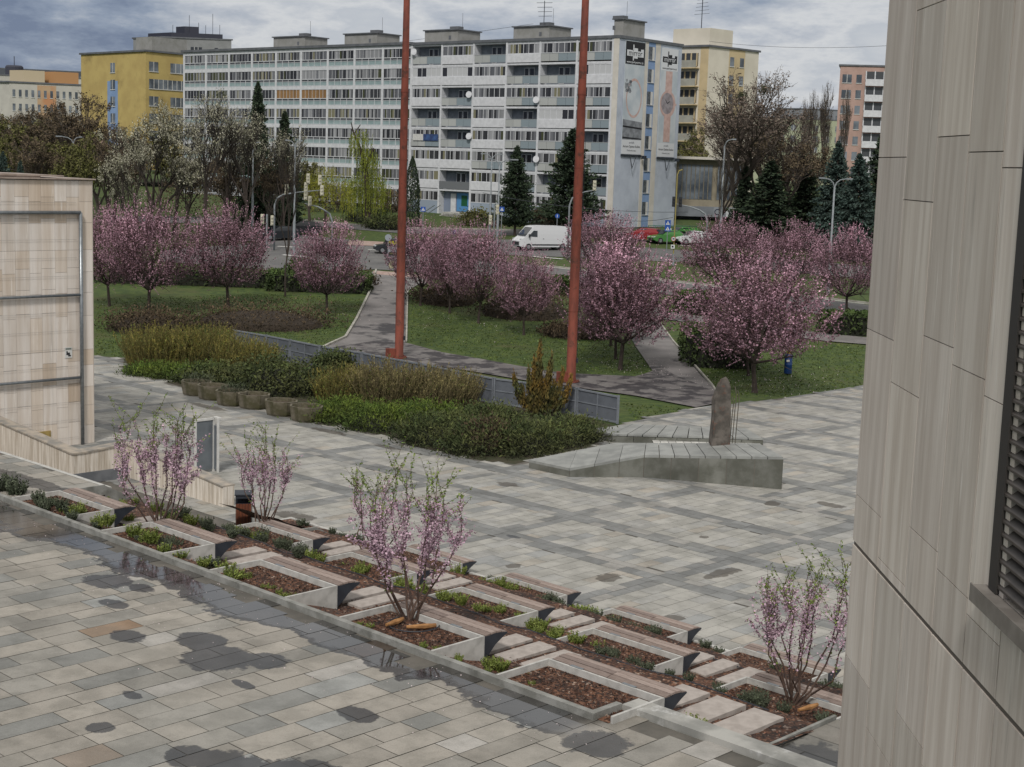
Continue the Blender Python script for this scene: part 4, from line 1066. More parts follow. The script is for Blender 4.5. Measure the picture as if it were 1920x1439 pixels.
# clipped and loose green shrubs
for k, (a, b_, y, h, d, mt_, lab) in enumerate([
     (500, 690, 548, 34, 3.0, m_hedge, 'dark low hedge behind the pink plum left of the path'), (625, 692, 540, 34, 3.2, m_hbr, 'round brown bush at the path bend'),
     (178, 520, 535, 30, 3.0, m_hedge, 'long dark hedge behind the left lawn'), (530, 600, 528, 40, 3, m_hedge, 'green bush behind the slender bare tree'),
     (1020, 1075, 553, 30, 2.4, m_hedge, 'clipped green hedge piece left of the right rust pole'), (1270, 1335, 590, 38, 2.4, m_hedge, 'clipped dark hedge piece between the two large plum trees'),
     (1545, 1700, 630, 40, 2.4, m_hedge, 'clipped green hedge at the road beside the stone wall'), (1285, 1420, 690, 70, 4, m_hedge, 'dark hedge behind the nearest large plum tree'),
     (640, 740, 418, 24, 5, m_jund, 'spreading juniper on the bank left of the left rust pole'), (680, 765, 432, 26, 4, m_jund, 'spreading juniper nearest the left rust pole'),
     (700, 765, 398, 42, 4, m_budb, 'bare brown bush before the balconies behind the left pole'), (560, 650, 398, 50, 5, m_budb, 'brown bush under the willow'),
     (990, 1050, 425, 38, 3, m_hbr, 'reddish bush in front of the large pine'), (1330, 1520, 452, 50, 5, m_budb, 'brown undergrowth before the right conifers'), (1500, 1660, 440, 70, 5, m_budo, 'olive undergrowth behind the tall right lamp'),
     (1540, 1640, 330, 80, 8, m_yel, 'yellow-green tree crown behind the blue-green spruces'), (860, 940, 425, 30, 4, m_budo, 'loose green bush before the entrance'), (240, 520, 410, 60, 8, m_budb, 'brown undergrowth behind the left plum trees'), (-40, 240, 345, 50, 8, m_budb, 'brown undergrowth behind the hall roof'), (1285, 1420, 500, 20, 3, m_hedge, 'low green bush beyond the road on the right')]):
    q = None
    if 'crown behind' in lab: q = Vector((1590/F*215-960/F*215, 215, 0)); 
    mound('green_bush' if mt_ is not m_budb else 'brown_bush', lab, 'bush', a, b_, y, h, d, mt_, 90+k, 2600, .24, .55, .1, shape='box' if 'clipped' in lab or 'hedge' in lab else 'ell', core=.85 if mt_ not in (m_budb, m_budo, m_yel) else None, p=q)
# planting along the fence: positions in the grid frame on the plaza level
def gmound(name, label, cat, b_, a, w_, d, h, mat, seed, n, lsz, asp=.5, upb=0., core=.85, cm=None, rot=0):
    o = build(name, leafy(seed, 'ell', n, lsz, (w_/2, d/2, h/2), asp, upb, core=core), [mat, cm or m_core], None, G(b_, a, ZP), TH+rot); return tag(o, label, cat)
def pmid(px0, px1, py): return at((px0+px1)/2, py)
SH = [ # px0 px1 base py, top py, depth, mat, asp, up, label
 (232, 345, 690, 612, 4.5, m_for, .22, 1.6, 'leftmost yellow forsythia shrub next to the hall', 'forsythia_shrub'), (320, 420, 692, 612, 4.5, m_for, .22, 1.6, 'yellow forsythia shrub, second in the left hedge', 'forsythia_shrub'), (400, 500, 700, 638, 4.5, m_for, .22, 1.6, 'yellow forsythia shrub at the right end of the left hedge', 'forsythia_shrub'),
 (235, 330, 706, 683, 3, m_jun, .3, .5, 'bright green juniper mat at the left end of the bed', 'juniper_mat'), (300, 420, 716, 684, 3.5, m_jun, .3, .5, 'bright green juniper mat behind the round planters', 'juniper_mat'),
 (430, 590, 742, 672, 4, m_jund, .5, .2, 'dark leathery evergreen shrub behind the planters', 'evergreen_shrub'), (350, 450, 722, 690, 3, m_jund, .5, .2, 'dark evergreen shrub behind the planter with lavender', 'evergreen_shrub'), (595, 665, 705, 658, 2.5, m_jund, .5, .2, 'dark round evergreen against the grey fence', 'evergreen_shrub'),
 (590, 700, 755, 692, 4, m_for, .22, 1.6, 'yellow-green shrub before the fence, left in the middle hedge', 'forsythia_shrub'), (660, 780, 762, 680, 4, m_forb, .2, 1.8, 'tan twiggy shrub before the fence, middle of the hedge', 'forsythia_shrub'), (760, 885, 765, 692, 4, m_forb, .2, 1.8, 'tan twiggy shrub at the right end of the middle hedge', 'forsythia_shrub'),
 (585, 680, 793, 745, 3.5, m_jun, .3, .5, 'bright green juniper mat right of the planters', 'juniper_mat'), (650, 770, 810, 752, 3.5, m_jun, .3, .5, 'bright green juniper mat at the bed corner', 'juniper_mat'), (730, 860, 795, 752, 3, m_jun, .3, .5, 'bright green juniper mat below the tan hedge', 'juniper_mat'),
 (765, 880, 838, 770, 4, m_jund, .3, .4, 'dark green juniper, left in the front clump', 'juniper_shrub'), (850, 960, 855, 775, 4, m_jund, .3, .4, 'dark green juniper in the middle of the front clump', 'juniper_shrub'), (880, 945, 850, 785, 2, m_hbr, .3, .6, 'reddish brown barberry bush inside the dark junipers', 'barberry_bush'),
 (940, 1040, 855, 782, 4, m_jund, .3, .4, 'dark green juniper beside the golden cypress', 'juniper_shrub'), (1010, 1110, 838, 780, 4, m_jund, .3, .4, 'dark green juniper at the memorial end of the bed', 'juniper_shrub'), (870, 960, 805, 752, 3, m_jund, .3, .4, 'dark juniper under the fence behind the front clump', 'juniper_shrub')]
for k, (a, b_, y, ty, d, mt_, asp, up, lab, nm) in enumerate(SH):
    q = at((a+b_)/2, y); w_ = (b_-a)/F*q.y*.62; h = (y-ty)/F*q.y*1.02
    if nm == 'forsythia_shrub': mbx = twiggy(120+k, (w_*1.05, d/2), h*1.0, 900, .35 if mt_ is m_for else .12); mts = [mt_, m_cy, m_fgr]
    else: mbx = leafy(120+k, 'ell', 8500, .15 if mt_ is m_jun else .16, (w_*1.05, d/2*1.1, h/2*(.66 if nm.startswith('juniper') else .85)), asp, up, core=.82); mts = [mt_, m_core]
    o = build(nm, mbx, mts, None, (q.x, q.y+d*.38, ZP-.03), rad(-30)); tag(o, lab, 'shrub')
mb = MB(); mb.face([(p_[0], p_[1], ZP-.004) for p_ in beds]); structure(build('bed_soil', mb, M('dark_soil', (.03, .035, .012), (.05, .04, .025), 1, 1)))
# golden spiky juniper
q = at(1010, 790); r = random.Random(5); mb = MB(); tk = MB()
sc_ = q.y/F
spikes = [(-2, 148, 0), (22, 118, 0), (-22, 92, -.2), (45, 92, .2), (-50, 82, -.3), (62, 78, .3), (0, 95, 0), (30, 70, .1), (-35, 60, -.2), (10, 60, .4), (52, 52, -.3), (-12, 110, .2), (14, 88, -.3)]
for (dx, hh, dy) in spikes:
    e = Vector((dx*sc_, dy, hh*sc_)); s = Vector((dx*sc_*.15, dy*.3, .1)); mid = s.lerp(e, .5)+Vector((dx*sc_*.22, 0, -.1*abs(dx)*sc_))
    tk.tube([s, mid, e], [.06, .04, .02], 5)
    for j in range(int(hh*5.0)):
        f = r.random()**.8; p = (s.lerp(mid, f*2) if f < .5 else mid.lerp(e, f*2-1)); wd = .24*(1-f)**.8+.05
        v = r.uniform(.5, 1.3)*(.55+.75*f); mb.col = (v*(.8+.35*f), v, v*.9); mb.leaf(p+Vector((r.gauss(0, wd*.5), r.gauss(0, wd*.5), r.gauss(0, .12))), r.uniform(.13, .26), r, .4, 0, (e-mid).normalized()*1.0+rdir(r)*.5)
t = thing('golden_juniper', 'spiky golden orange juniper standing before the end of the grey fence', 'shrub', (q.x, q.y+1.2, ZP)); build('stems', tk, m_bark, t); build('foliage', mb, [m_gold], t)

# ---- the multi-stem flowering cherries in the bed
def cherry(seed, H, spread, nst, pink=1.0):
    r = random.Random(seed); st, cr = MB(), MB()
    for k in range(nst):
        a = 2*math.pi*k/nst+r.uniform(-.4, .4); o = spread*r.uniform(.3, 1.15); h = H*r.uniform(.72, 1.0)
        base = Vector((r.uniform(-.08, .08), r.uniform(-.08, .08), -.12)); dirx = Vector((math.cos(a), math.sin(a), 0))
        pts = [base]
        for f in (.12, .3, .5, .7, .87, 1.0):
            pts.append(base+dirx*(o*math.sin(min(1, f*1.25)*1.57))+Vector((r.gauss(0, .06), r.gauss(0, .06), h*f)))
        st.tube(pts, [.026, .022, .018, .014, .010, .007, .004], 5, caps=False)
        shoots = [(pts[3].lerp(pts[6], r.random()), (Vector((r.gauss(0, .6), r.gauss(0, .6), 1)).normalized()), r.uniform(.3, .9)) for _ in range(7)]
        segs = [(pts[i], pts[i+1]) for i in range(2, 6)]
        for (p, d, L) in shoots:
            e = p+d*L; st.tube([p, p+d*L*.5+rdir(r)*.02, e], [.006, .004, .002], 3, caps=False); segs.append((p, e))
        for (p, q) in segs:
            L = (q-p).length; m = int(L*44)
            for j in range(m):
                f = r.random(); w_ = p.lerp(q, f); hf = w_.z/H
                pk = pink*max(0, 1-abs(hf-.50)/.30); gr = max(0, min(1, (hf-.38)/.3))
                if r.random() < pk*1.0:
                    for _ in range(5):
                        v = r.uniform(.6, 1.3); cr.col = (v, v, v); cr.leaf(w_+rdir(r)*r.uniform(.01, .11), r.uniform(.032, .06), r, .85, 0)
                elif r.random() < .30+gr*.45:
                    v = r.uniform(.5, 1.2); cr.col = (v, v, v); cr.leaf(w_+rdir(r)*.03, r.uniform(.04, .075), r, .5, 1)
    return st, cr
CH = [((303, 1003), -8.85, 748, 165, 12, .85, 'leftmost multi-stem flowering cherry, by the parapet wall'), ((497, 990), -10.35, 800, 135, 10, .7, 'multi-stem cherry growing right behind the litter bin'),
      ((700, 1050), -10.35, 862, 165, 7, .5, 'sparse open cherry behind the densest one'), ((772, 1163), -8.50, 862, 175, 10, 1.25, 'densest pink multi-stem cherry in the middle of the bed'),
      ((1487, 1315), -10.2, 1018, 195, 13, .65, 'rightmost multi-stem cherry, against the stone wall')]
for k, ((px, py), z, ty, wpx, nst, pk, lab) in enumerate(CH):
    p = lev(px, py, z); H = (py-ty)/F*p.y*1.03; st, cr = cherry(200+k, H, wpx/2/F*p.y*1.05, nst, pk)
    t = thing('flowering_cherry', lab, 'tree', p, 0, 'multi-stem cherries in the bed'); build('stems', st, m_stem, t); build('crown', cr, [m_blo2, m_leafg], t)
# ---- perennials
def tuft(seed, n, h, w, mat, asp=.12):
    r = random.Random(seed); mb = MB()
    for i in range(n):
        a = r.uniform(0, 6.28); q = w*.5*math.sqrt(r.random()); b0_ = Vector((q*.5*math.cos(a), q*.5*math.sin(a), 0)); L = h*r.uniform(.5, 1.0); d = Vector((math.cos(a)*q/w*1.2, math.sin(a)*q/w*1.2, 1)).normalized()
        v = r.uniform(.5, 1.25); mb.col = (v, v, v); mb.leaf(b0_+d*L*.5, L, r, asp, 0, d)
        for j in range(5):
            p = b0_+d*L*r.uniform(.3, 1); mb.leaf(p+rdir(r)*.03, .07, r, .5, 0)
    return mb
tl = [tuft(1, 70, .42, .5, m_lime), tuft(2, 55, .34, .6, m_lime)]; tv = [tuft(3, 90, .34, .42, m_lav, .09), tuft(4, 80, .42, .36, m_lav, .09)]
pl = []
def put_t(kind, i, b_, a, z, s):
    key = (kind, i)
    src = pl_src.get(key)
    if kind == 'lime': nm, lab, cat, m_, g = 'lime_perennial', 'low lime green perennial clump sprouting from the bark mulch', 'plant', m_lime, 'lime green perennial clumps'
    else: nm, lab, cat, m_, g = 'lavender_plant', 'small upright grey-green lavender plant in the bark mulch', 'lavender', m_lav, 'lavender plants in the bed'
    if src is None: o = build(nm, (tl if kind == 'lime' else tv)[i], [m_], None); pl_src[key] = o
    else: o = src.copy(); C.objects.link(o)
    o.location = G(b_, a, z); o.rotation_euler = (0, 0, R.uniform(0, 6)); s *= .72 if kind == 'lav' else .74; o.scale = (s, s, s*R.uniform(.9, 1.35)); tag(o, lab, cat, g)
pl_src = {}
def scat(kind, n, b0_, b1_, a0_, a1_, s0_=.7, s1_=1.3, dz=0.0):
    for k in range(n):
        b_, a = R.uniform(b0_, b1_), R.uniform(a0_, a1_); put_t(kind, R.randrange(2), b_, a, bz(a)+dz, R.uniform(s0_, s1_))
scat('lime', 11, -31.5, -24.2, 17.25, 17.7, .7, 1.15); scat('lav', 12, -32.5, -25, 17.2, 17.9, .8, 1.2)
for b_ in (-30.9, -29.6, -28.4, -27.7): put_t('lime', 0, b_, 17.5, -8.5, 1.1)
for b_ in (-32.7, -32.2, -31.6, -31.2): put_t('lav', 0, b_, 17.5, -8.5, 1.1)
scat('lime', 14, -33.1, -29, 18.9, 20.3, .6, 1.0); scat('lav', 8, -31, -25, 19.7, 20.4, .8, 1.2)
scat('lime', 12, -33.0, -28.8, 23.0, 23.7, .6, 1.0); scat('lav', 10, -33, -30, 23.0, 23.8)
scat('lime', 13, -29.5, -24.6, 22.9, 24.1, .7, 1.2); scat('lime', 9, -25.2, -22.6, 23.2, 24.1, .6, .9, .1); scat('lime', 10, -22.4, -19.8, 22.9, 24.2, .7, 1.15)
scat('lav', 12, -20.5, -15.0, 22.9, 24.0, .6, 1.0); scat('lav', 10, -16.5, -13, 23.0, 24.3, .8, 1.2)
scat('lav', 20, -39, -29, 29.6, 30.0, .6, 1.0); scat('lime', 14, -29.5, -24.5, 28.2, 29.9, .8, 1.3); scat('lav', 14, -27, -22.5, 28.0, 29.4, .8, 1.2); scat('lav', 10, -22.2, -16, 29.0, 30, .8, 1.2)
scat('lime', 7, -23.5, -22.4, 17.2, 17.6, .35, .55); scat('lime', 10, -20.5, -15.8, 17.15, 17.4, .3, .5); scat('lime', 7, -17.6, -16.6, 17.3, 18.6, .6, .9); scat('lime', 5, -14.2, -13.4, 18.1, 18.7, .6, 1.0); scat('lav', 3, -34.8, -33.6, 17.2, 17.6, 1.5, 2.0)
# cut logs and drip ring by the cherries
m_log = M('split_log', '#a3774a', '#7d5833', 6, .8)
for (px, py, L, az_, lab) in ((790, 1180, .55, .2, 'split piece of log lying in front of the densest cherry'), (740, 1172, .45, .9, 'bent split log left of the densest cherry'), (1515, 1332, .5, .6, 'short cut log at the foot of the rightmost cherry')):
    p = lev(px, py, -8.47 if px < 1000 else -10.1); mb = MB(); d = Vector((math.cos(az_), math.sin(az_), 0)); mb.tube([-d*L/2, d*.1*L, d*L/2+Vector((0, 0, .02))], [.03, .055, .035], 7)
    o = build('log_piece', mb, m_log, None, (p.x, p.y, p.z+.05)); tag(o, lab, 'log')
p = lev(776, 1172, -8.47); mb = MB(); mb.tube([(.48*math.cos(a/20*6.283), .48*math.sin(a/20*6.283), 0) for a in range(21)], .012, 5, caps=False)
tag(build('drip_ring', mb, m_dark, None, (p.x, p.y, p.z+.02)), 'thin black irrigation hose ring round the densest cherry', 'hose')
for k, (a_, z_, nm) in enumerate(((20.35, -8.9, 'upper'), (26.4, -10.63, 'lower'))):
    mb = MB(); mb.tube([(-29.5+ i*.7, a_+.05*math.sin(i*1.3)-(.5 if k else 0), hz(-29.5+i*.7, a_-(.5 if k else 0))+.02) for i in range(24)], .012, 4); o = build('drip_hose', mb, m_dark, None, (0, 0, 0), TH); tag(o, '%s thin black drip hose running along the bark bed' % nm, 'hose')

m_tuft = M('grass_tuft', (.045, .080, .010), (.085, .110, .020), .8, .95, attr=True)
mb = MB(); rr = random.Random(77); lawnp = [PX((180, 660), (180, 560), (500, 550), (690, 560), (660, 610), (600, 650), (430, 615)), PX((770, 640), (770, 560), (900, 600), (1180, 640), (1225, 700), (1100, 700), (900, 670)), PX((1265, 640), (1300, 600), (1620, 640), (1615, 722), (1480, 742), (1350, 745)), PX((1165, 755), (1300, 764), (1190, 787)), PX((180, 665), (180, 640), (235, 640), (235, 668))]
for P in lawnp:
    x0, x1 = min(p[0] for p in P), max(p[0] for p in P); y0, y1 = min(p[1] for p in P), max(p[1] for p in P); n = int((x1-x0)*(y1-y0)*22)
    for i in range(n):
        x, y = rr.uniform(x0, x1), rr.uniform(y0, y1)
        if not inpoly(x, y, P): continue
        c_ = math.sin(x*.9+y*.5)*math.sin(y*.7-x*.3); v = rr.uniform(.5, 1.4)*(1+.25*c_)
        mb.col = (v, v, v) if rr.random() > .008 else (5*v, 4.5*v, 12*v); mb.leaf(Vector((x, y, terr(y)-.04)), rr.uniform(.07, .17), rr, .5, 0, Vector((rr.gauss(0, .7), rr.gauss(0, .7), .8)).normalized())
o = build('lawn_grass', mb, m_tuft); o['kind'] = 'stuff'; tag(o, 'short spring grass covering the park lawns between paths and shrubs', 'grass')

m_petal = M('fallen_petal', (.55, .47, .48), None, rough=.8)
mb = MB(); rr = random.Random(31)
for i in range(420):
    b_, a = rr.uniform(-31, -13), 16.9-abs(rr.gauss(0, 1.6))-.02; p = G(b_, a, ZT+.006); mb.leaf(p, rr.uniform(.012, .026), rr, .9, 0, Vector((rr.gauss(0, 1), rr.gauss(0, 1), .02)).normalized())
for (px, py, n, s_) in ((1430, 715, 500, 3.0), (1180, 680, 300, 2.6), (279, 590, 160, 2.6), (613, 590, 160, 2.2), (900, 607, 160, 2.4)):
    q = at(px, py)
    for i in range(n):
        x, y = q.x+rr.gauss(0, s_), q.y+rr.gauss(0, s_); mb.leaf(Vector((x, y, terr(y)+.02)), rr.uniform(.03, .07), rr, .8, 0, Vector((rr.gauss(0, 1), rr.gauss(0, 1), .2)).normalized())
o = build('fallen_petals', mb, m_petal); o['kind'] = 'stuff'; tag(o, 'tiny pale pink petals fallen on the terrace slabs and under the plum trees', 'petals')

# ================================================================== park furniture
# octagonal planters
m_plc = M('mossy_concrete', '#6d675a', '#4b4735', 2.2, .95, .5, 25, dirt=('#3f3f22', 1.8, .48, .75))
def planter():
    t = thing('octagonal_planter', '-', 'planter'); mb = MB(); n = 8
    def ring(rx, z): return [(rx*math.cos(rad(22.5+45*i))*1.0, rx*math.sin(rad(22.5+45*i))*.86, z) for i in range(n)]
    base = len(mb.v); L = [ring(.74, 0), ring(.80, .10), ring(.88, .56), ring(.90, .70), ring(.79, .70), ring(.77, .50)]
    for l in L: mb.v += l
    mb.idx(base, [tuple(range(n-1, -1, -1))]+[(k*n+i, k*n+(i+1) % n, (k+1)*n+(i+1) % n, (k+1)*n+i) for k in range(5) for i in range(n)])
    build('basin', mb, m_plc, t)
    mb = MB(); mb.face([(x, y, .53) for x, y, z in ring(.77, 0)]); build('soil', mb, M('planter_soil', (.05, .035, .025), (.08, .06, .04), 6, 1, .5), t); return t
PP = [(350, 742, 'leftmost round-cornered mossy planter, filled with grey lavender'), (380, 750, 'second mossy planter from the left, empty'), (415, 761, 'third mossy planter, with grey lavender'), (457, 767, 'fourth mossy planter, empty with bare soil'), (508, 780, 'fifth mossy planter, greenish and empty'), (555, 791, 'rightmost mossy planter, next to the bright junipers')]
P0 = planter()
for k, (px, py, lab) in enumerate(PP):
    p = lev(px, py, ZP); p = p+Vector((GA[0]*.6, GA[1]*.6, 0))
    if k == 0: P0.location = p; P0.rotation_euler = (0, 0, TH); P0['label'] = lab; P0['group'] = 'mossy concrete planters'
    else: dup(P0, p, TH+R.uniform(-.06, .06), lab, 'mossy concrete planters')
    if k in (0, 2):
        for j in range(1):
            mb = leafy(300+k, 'ell', 500, .12, (.75, .6, .3), .25, .8); tag(build('lavender_bush', mb, [m_lav], None, p+Vector((0, 0, .54))), 'grey lavender bush growing in the %s mossy planter' % ('leftmost' if k == 0 else 'third'), 'lavender')
# grey panel fence
fz = 1.33
fp = [lev(*q, ZP+fz) for q in ((438, 619), (500, 629.5), (545, 638), (600, 649), (680, 662), (724, 670.5), (792, 683), (858, 696), (927, 710), (1083, 729), (1162, 744))]
m_fen = M('grey_fence_panel', '#61666e', '#555a62', 1.2, .75, dirt=('#4a4d52', .8, .5, .8)); m_fr = M('grey_fence_frame', '#777c84', '#6a6f76', 2, .7)
t = thing('panel_fence', 'long grey metal panel fence with paired posts behind the shrub bed', 'fence', (fp[0].x, fp[0].y, ZP))
Lr = []
for k in range(len(fp)-1):
    p, q = fp[k], fp[k+1]; p0 = Vector((p.x-fp[0].x, p.y-fp[0].y, 0)); q0 = Vector((q.x-fp[0].x, q.y-fp[0].y, 0)); d = (q0-p0).normalized(); nrm = Vector((d.y, -d.x, 0)); L = (q0-p0).length
    mb = MB()
    def wb(s0, s1, z0_, z1_, off, th):
        P = [p0+d*s0+nrm*off, p0+d*s1+nrm*off, p0+d*s1+nrm*(off+th), p0+d*s0+nrm*(off+th)]
        mb.prism([(v.x, v.y) for v in P], z0_, z1_)
    wb(.12, L-.12, .08, fz-.02, 0, .02)
    pn = build('fence_panel', mb, m_fen, t)
    mb = MB(); wb(.12, L-.12, fz-.06, fz+.02, -.03, .09); wb(.12, L-.12, .04, .12, .02, .03); wb(.12, L-.12, fz*.52, fz*.52+.05, .02, .03)
    m_ = max(2, round(L/1.9))
    for j in range(1, m_): wb(L*j/m_-.025, L*j/m_+.025, .08, fz-.04, .021, .028)
    build('panel_ribs', mb, m_fr, pn)
    for s in ((.02, .10), (L-.10, L-.02)):
        mb = MB(); wb(s[0], s[1], 0, fz+.05, -.03, .10); build('post', mb, m_fr, t)
# rust poles
for (px, py, tx, lab, wpx) in ((748, 671, 765, 'left tall rust-red steel mast on the lawn behind the fence', 16), (1070, 716, 1095, 'right tall rust-red steel mast rising beside the golden juniper', 18)):
    p = at(px, py); t = thing('steel_mast', lab, 'mast', p, 0, 'rust-red steel masts'); rr_ = wpx/2/F*p.y
    mb = MB(); H = 24.5
    # slight taper towards the top, with weld collars
    d = (aty(tx, 0, p.y)-p); k = H/d.z if d.z else 1; lean = Vector((d.x, 0, 0))*0
    mb.lathe((0, 0, -.1), [(rr_*1.12, 0), (rr_*1.12, .3), (rr_*1.02, .31), (rr_*1.0, 8), (rr_*.86, 16), (rr_*.66, H)], 20); build('shaft', mb, m_rust, t, smooth=True)
    mb = MB(); mb.box(-rr_-.55, -.2, -.05, -rr_+.05, .2, .55); build('winch_box', mb, m_rust, t)
    mb = MB()
    for z in (4, 8, 12, 16): mb.lathe((0, 0, z-.03), [(rr_*1.04-.006*z*.3, 0), (rr_*1.04-.006*z*.3, .05)], 20)
    build('weld_ring', mb, m_rust, t)
    mb = MB(); mb.lathe((0, 0, -.06), [(rr_*1.9, 0), (rr_*1.9, .12)], 20)
    for j in range(8): mb.box(rr_*1.55*math.cos(j*.785)-.03, rr_*1.55*math.sin(j*.785)-.03, .06, rr_*1.55*math.cos(j*.785)+.03, rr_*1.55*math.sin(j*.785)+.03, .14)
    build('base_plate', mb, m_rust, t)
    mb = MB(); mb.tube([(rr_+.03, -.05, 1.2), (rr_+.03, -.05, 14)], .012, 4); mb.box(rr_, -.12, 1.1, rr_+.10, .02, 1.35); build('halyard', mb, m_dark, t)
# blue hydrant-like post
p = at(1477, 700); t = thing('blue_litter_drum', 'blue metal drum with yellow lid post standing on the lawn under the plum tree', 'drum', p)
mb = MB(); mb.lathe((0, 0, 0), [(.24, 0), (.24, .03), (.235, .5), (.245, .52), (.235, .54), (.235, 1.05), (.18, 1.2)], 18); build('drum_body', mb, M('blue_paint', '#123a72', '#0e2d5c', 3, .45), t, smooth=True)
mb = MB(); mb.lathe((0, 0, 1.19), [(.12, 0), (.10, .25), (.16, .3), (.15, .5), (.05, .62)], 14); build('yellow_top', mb, M('yellow_paint', '#9a7a1c', None, rough=.5), t, smooth=True)
mb = MB(); mb.box(-.16, -.25, .72, .02, -.225, .84); build('sticker', mb, m_white, t)

# ------------------------------------------------------------------ lawn paths, road, kerbs
gsheet('park_path', m_path, [PX((705, 507), (697, 545), (668, 600), (648, 633), (617, 647), (604, 655), (690, 672), (760, 690), (760, 640), (765, 545), (790, 530), (760, 515))], .0)
gsheet('cross_path', m_path2, [PX((600, 655), (700, 640), (762, 643), (830, 661), (900, 673), (960, 684), (1060, 700), (1190, 706), (1240, 690), (1345, 735), (1365, 752), (1305, 764), (1190, 742), (1000, 716), (870, 694), (760, 678), (690, 668))], .008)
gsheet('right_path', m_path, [PX((1165, 600), (1192, 650), (1228, 702), (1345, 740), (1335, 722), (1262, 638), (1235, 600), (1250, 570), (1200, 570))], .004)
mb = MB()
def kerb(pts, w_=.16, h=.10):
    P = [at(*q) for q in pts]
    for p, q in zip(P, P[1:]): mb.beam(p+Vector((0, 0, .02)), q+Vector((0, 0, .02)), w_, h*2)
kerb([(705, 507), (701, 530), (690, 555), (668, 600), (648, 633), (617, 647), (600, 656)]); kerb([(1236, 604), (1262, 640), (1335, 722), (1350, 745)], .1, .05); kerb([(765, 545), (764, 560), (762, 640)], .1, .05)
structure(build('path_kerb', mb, m_kerbw))
# road: two carriageways and the junction
gsheet('road', m_asph, [PX((300, 470), (480, 455), (560, 455), (680, 462), (1022, 500), (1280, 531), (1700, 580), (1700, 610), (1280, 556), (1040, 524), (700, 505), (560, 512), (440, 500), (300, 490)),
                       ], -.012)
gsheet('far_carriageway', m_asph, [PX((430, 425), (560, 440), (640, 448), (720, 455), (905, 448), (1060, 452), (1290, 470), (1700, 505), (1700, 530), (1290, 492), (1060, 482), (900, 476), (700, 470), (560, 458), (430, 450))], -.02)
gsheet('side_street', m_asph, [PX((200, 418), (520, 418), (640, 428), (760, 438), (1200, 445), (1700, 470), (1700, 462), (1200, 436), (760, 428), (640, 420), (520, 408), (200, 405))], -.016)
gsheet('pink_pavement', m_pink, [PX((655, 451), (720, 454), (720, 462), (650, 460)), PX((700, 508), (760, 512), (830, 522), (760, 520), (700, 514))], .016)
gsheet('footway', m_path, [PX((560, 522), (700, 510), (800, 524), (800, 534), (700, 520), (560, 534)), PX((1180, 575), (1550, 626), (1700, 640), (1700, 652), (1550, 640), (1180, 590))], .012)
mk = []
def stripe(a, b_, w_):
    p, q = at(*a), at(*b_); d = Vector((q.x-p.x, q.y-p.y, 0)).normalized(); n = Vector((-d.y, d.x, 0))*w_/2
    return [(p.x+n.x, p.y+n.y), (q.x+n.x, q.y+n.y), (q.x-n.x, q.y-n.y), (p.x-n.x, p.y-n.y)]
L_ = [stripe((1022, 500), (1280, 531), .18), stripe((1280, 531), (1620, 570), .18), stripe((690, 468), (712, 470), .3), stripe((520, 462), (560, 464), .6), stripe((560, 470), (600, 474), .6), stripe((530, 478), (580, 482), .6), stripe((985, 480), (1055, 486), .5), stripe((1275, 460), (1295, 462), .4), stripe((665, 459), (712, 461), .25)]
gsheet('road_marking', m_white, L_, .004)
mb = MB(); kerb([(1022, 499), (1280, 530), (1650, 572)], .2, .1); kerb([(520, 408), (640, 420), (760, 428), (1200, 436), (1500, 452)], .15, .1); structure(build('road_kerb', mb, m_kerbw))

# ================================================================== apartment building
PU = rad(130); UX = (math.sin(PU), math.cos(PU)); BR = rad(90)-PU     # local x runs along the facade
P3 = Vector((11.45, 181.6, 0))
def onfac(px, py=150):
    d = ray(px, py); n = (math.cos(PU), -math.sin(PU))   # normal (x,y)
    t_ = (P3.x*n[0]+P3.y*n[1])/(d.x*n[0]+d.y*n[1]); q = d*t_; return (q.x-P3.x)*UX[0]+(q.y-P3.y)*UX[1], q.z
ul = [onfac(x)[0] for x in (345, 386, 429, 472, 517, 564, 614, 664, 717, 771)]
ur = [onfac(x)[0] for x in (771, 827.5, 887, 948.6, 1011, 1080, 1147)]
U0, U1 = onfac(345)[0]-.3, 0.0
ZB = -7.6; SH_ = 2.69; ZR = 15.5
slabz = [12.28-SH_*k for k in range(7)]      # bottoms of the floor bands, top storey first
m_wallb = M('blue_grey_render', '#b7bfcb', '#acb4c1', .6, .9, dirt=('#979ea8', .25, .5, .8)); m_cream = M('cream_render', '#cbc7bf', '#bfbbb2', .8, .9)
m_blue = M('sky_blue_render', '#8099bd', '#768fb3', .8, .9); m_frame = M('white_frames', '#cdcfd3', '#c0c2c6', 2, .7)
m_pane = M('window_pane', (1, 1, 1), None, rough=.25, attr=True, spec=.5)
m_pane = material('window_panes')[0]; _t = NT(m_pane); _a = _t.new('ShaderNodeAttribute', attribute_name='Col'); _b = m_pane.node_tree.nodes['Principled BSDF']; _t.link(_a.outputs['Color'], _b.inputs['Base Color']); _b.inputs['Roughness'].default_value = .18
m_bal = M('glass_balustrade', '#93a5a6', '#86999b', 1, .35); m_grb = M('grey_balustrade', '#8b9296', None, rough=.6, attr=True); m_rev = M('balcony_recess', '#7f868f', '#6d747d', 1.5, .9)
m_pan = m_frame; m_roof = M('grey_roof_tin', '#63666b', '#56595e', 1, .6)
t = thing('apartment_building', 'long eight-storey apartment block with glazed balconies and two banner adverts on its gable', 'building', (P3.x, P3.y, ZB), BR)
zo = -ZB
mb = MB(); mb.box(U0, 1.35, 0, U1-.05, 13.2, ZR+zo-.3); build('rear_wall', mb, m_rev, t)
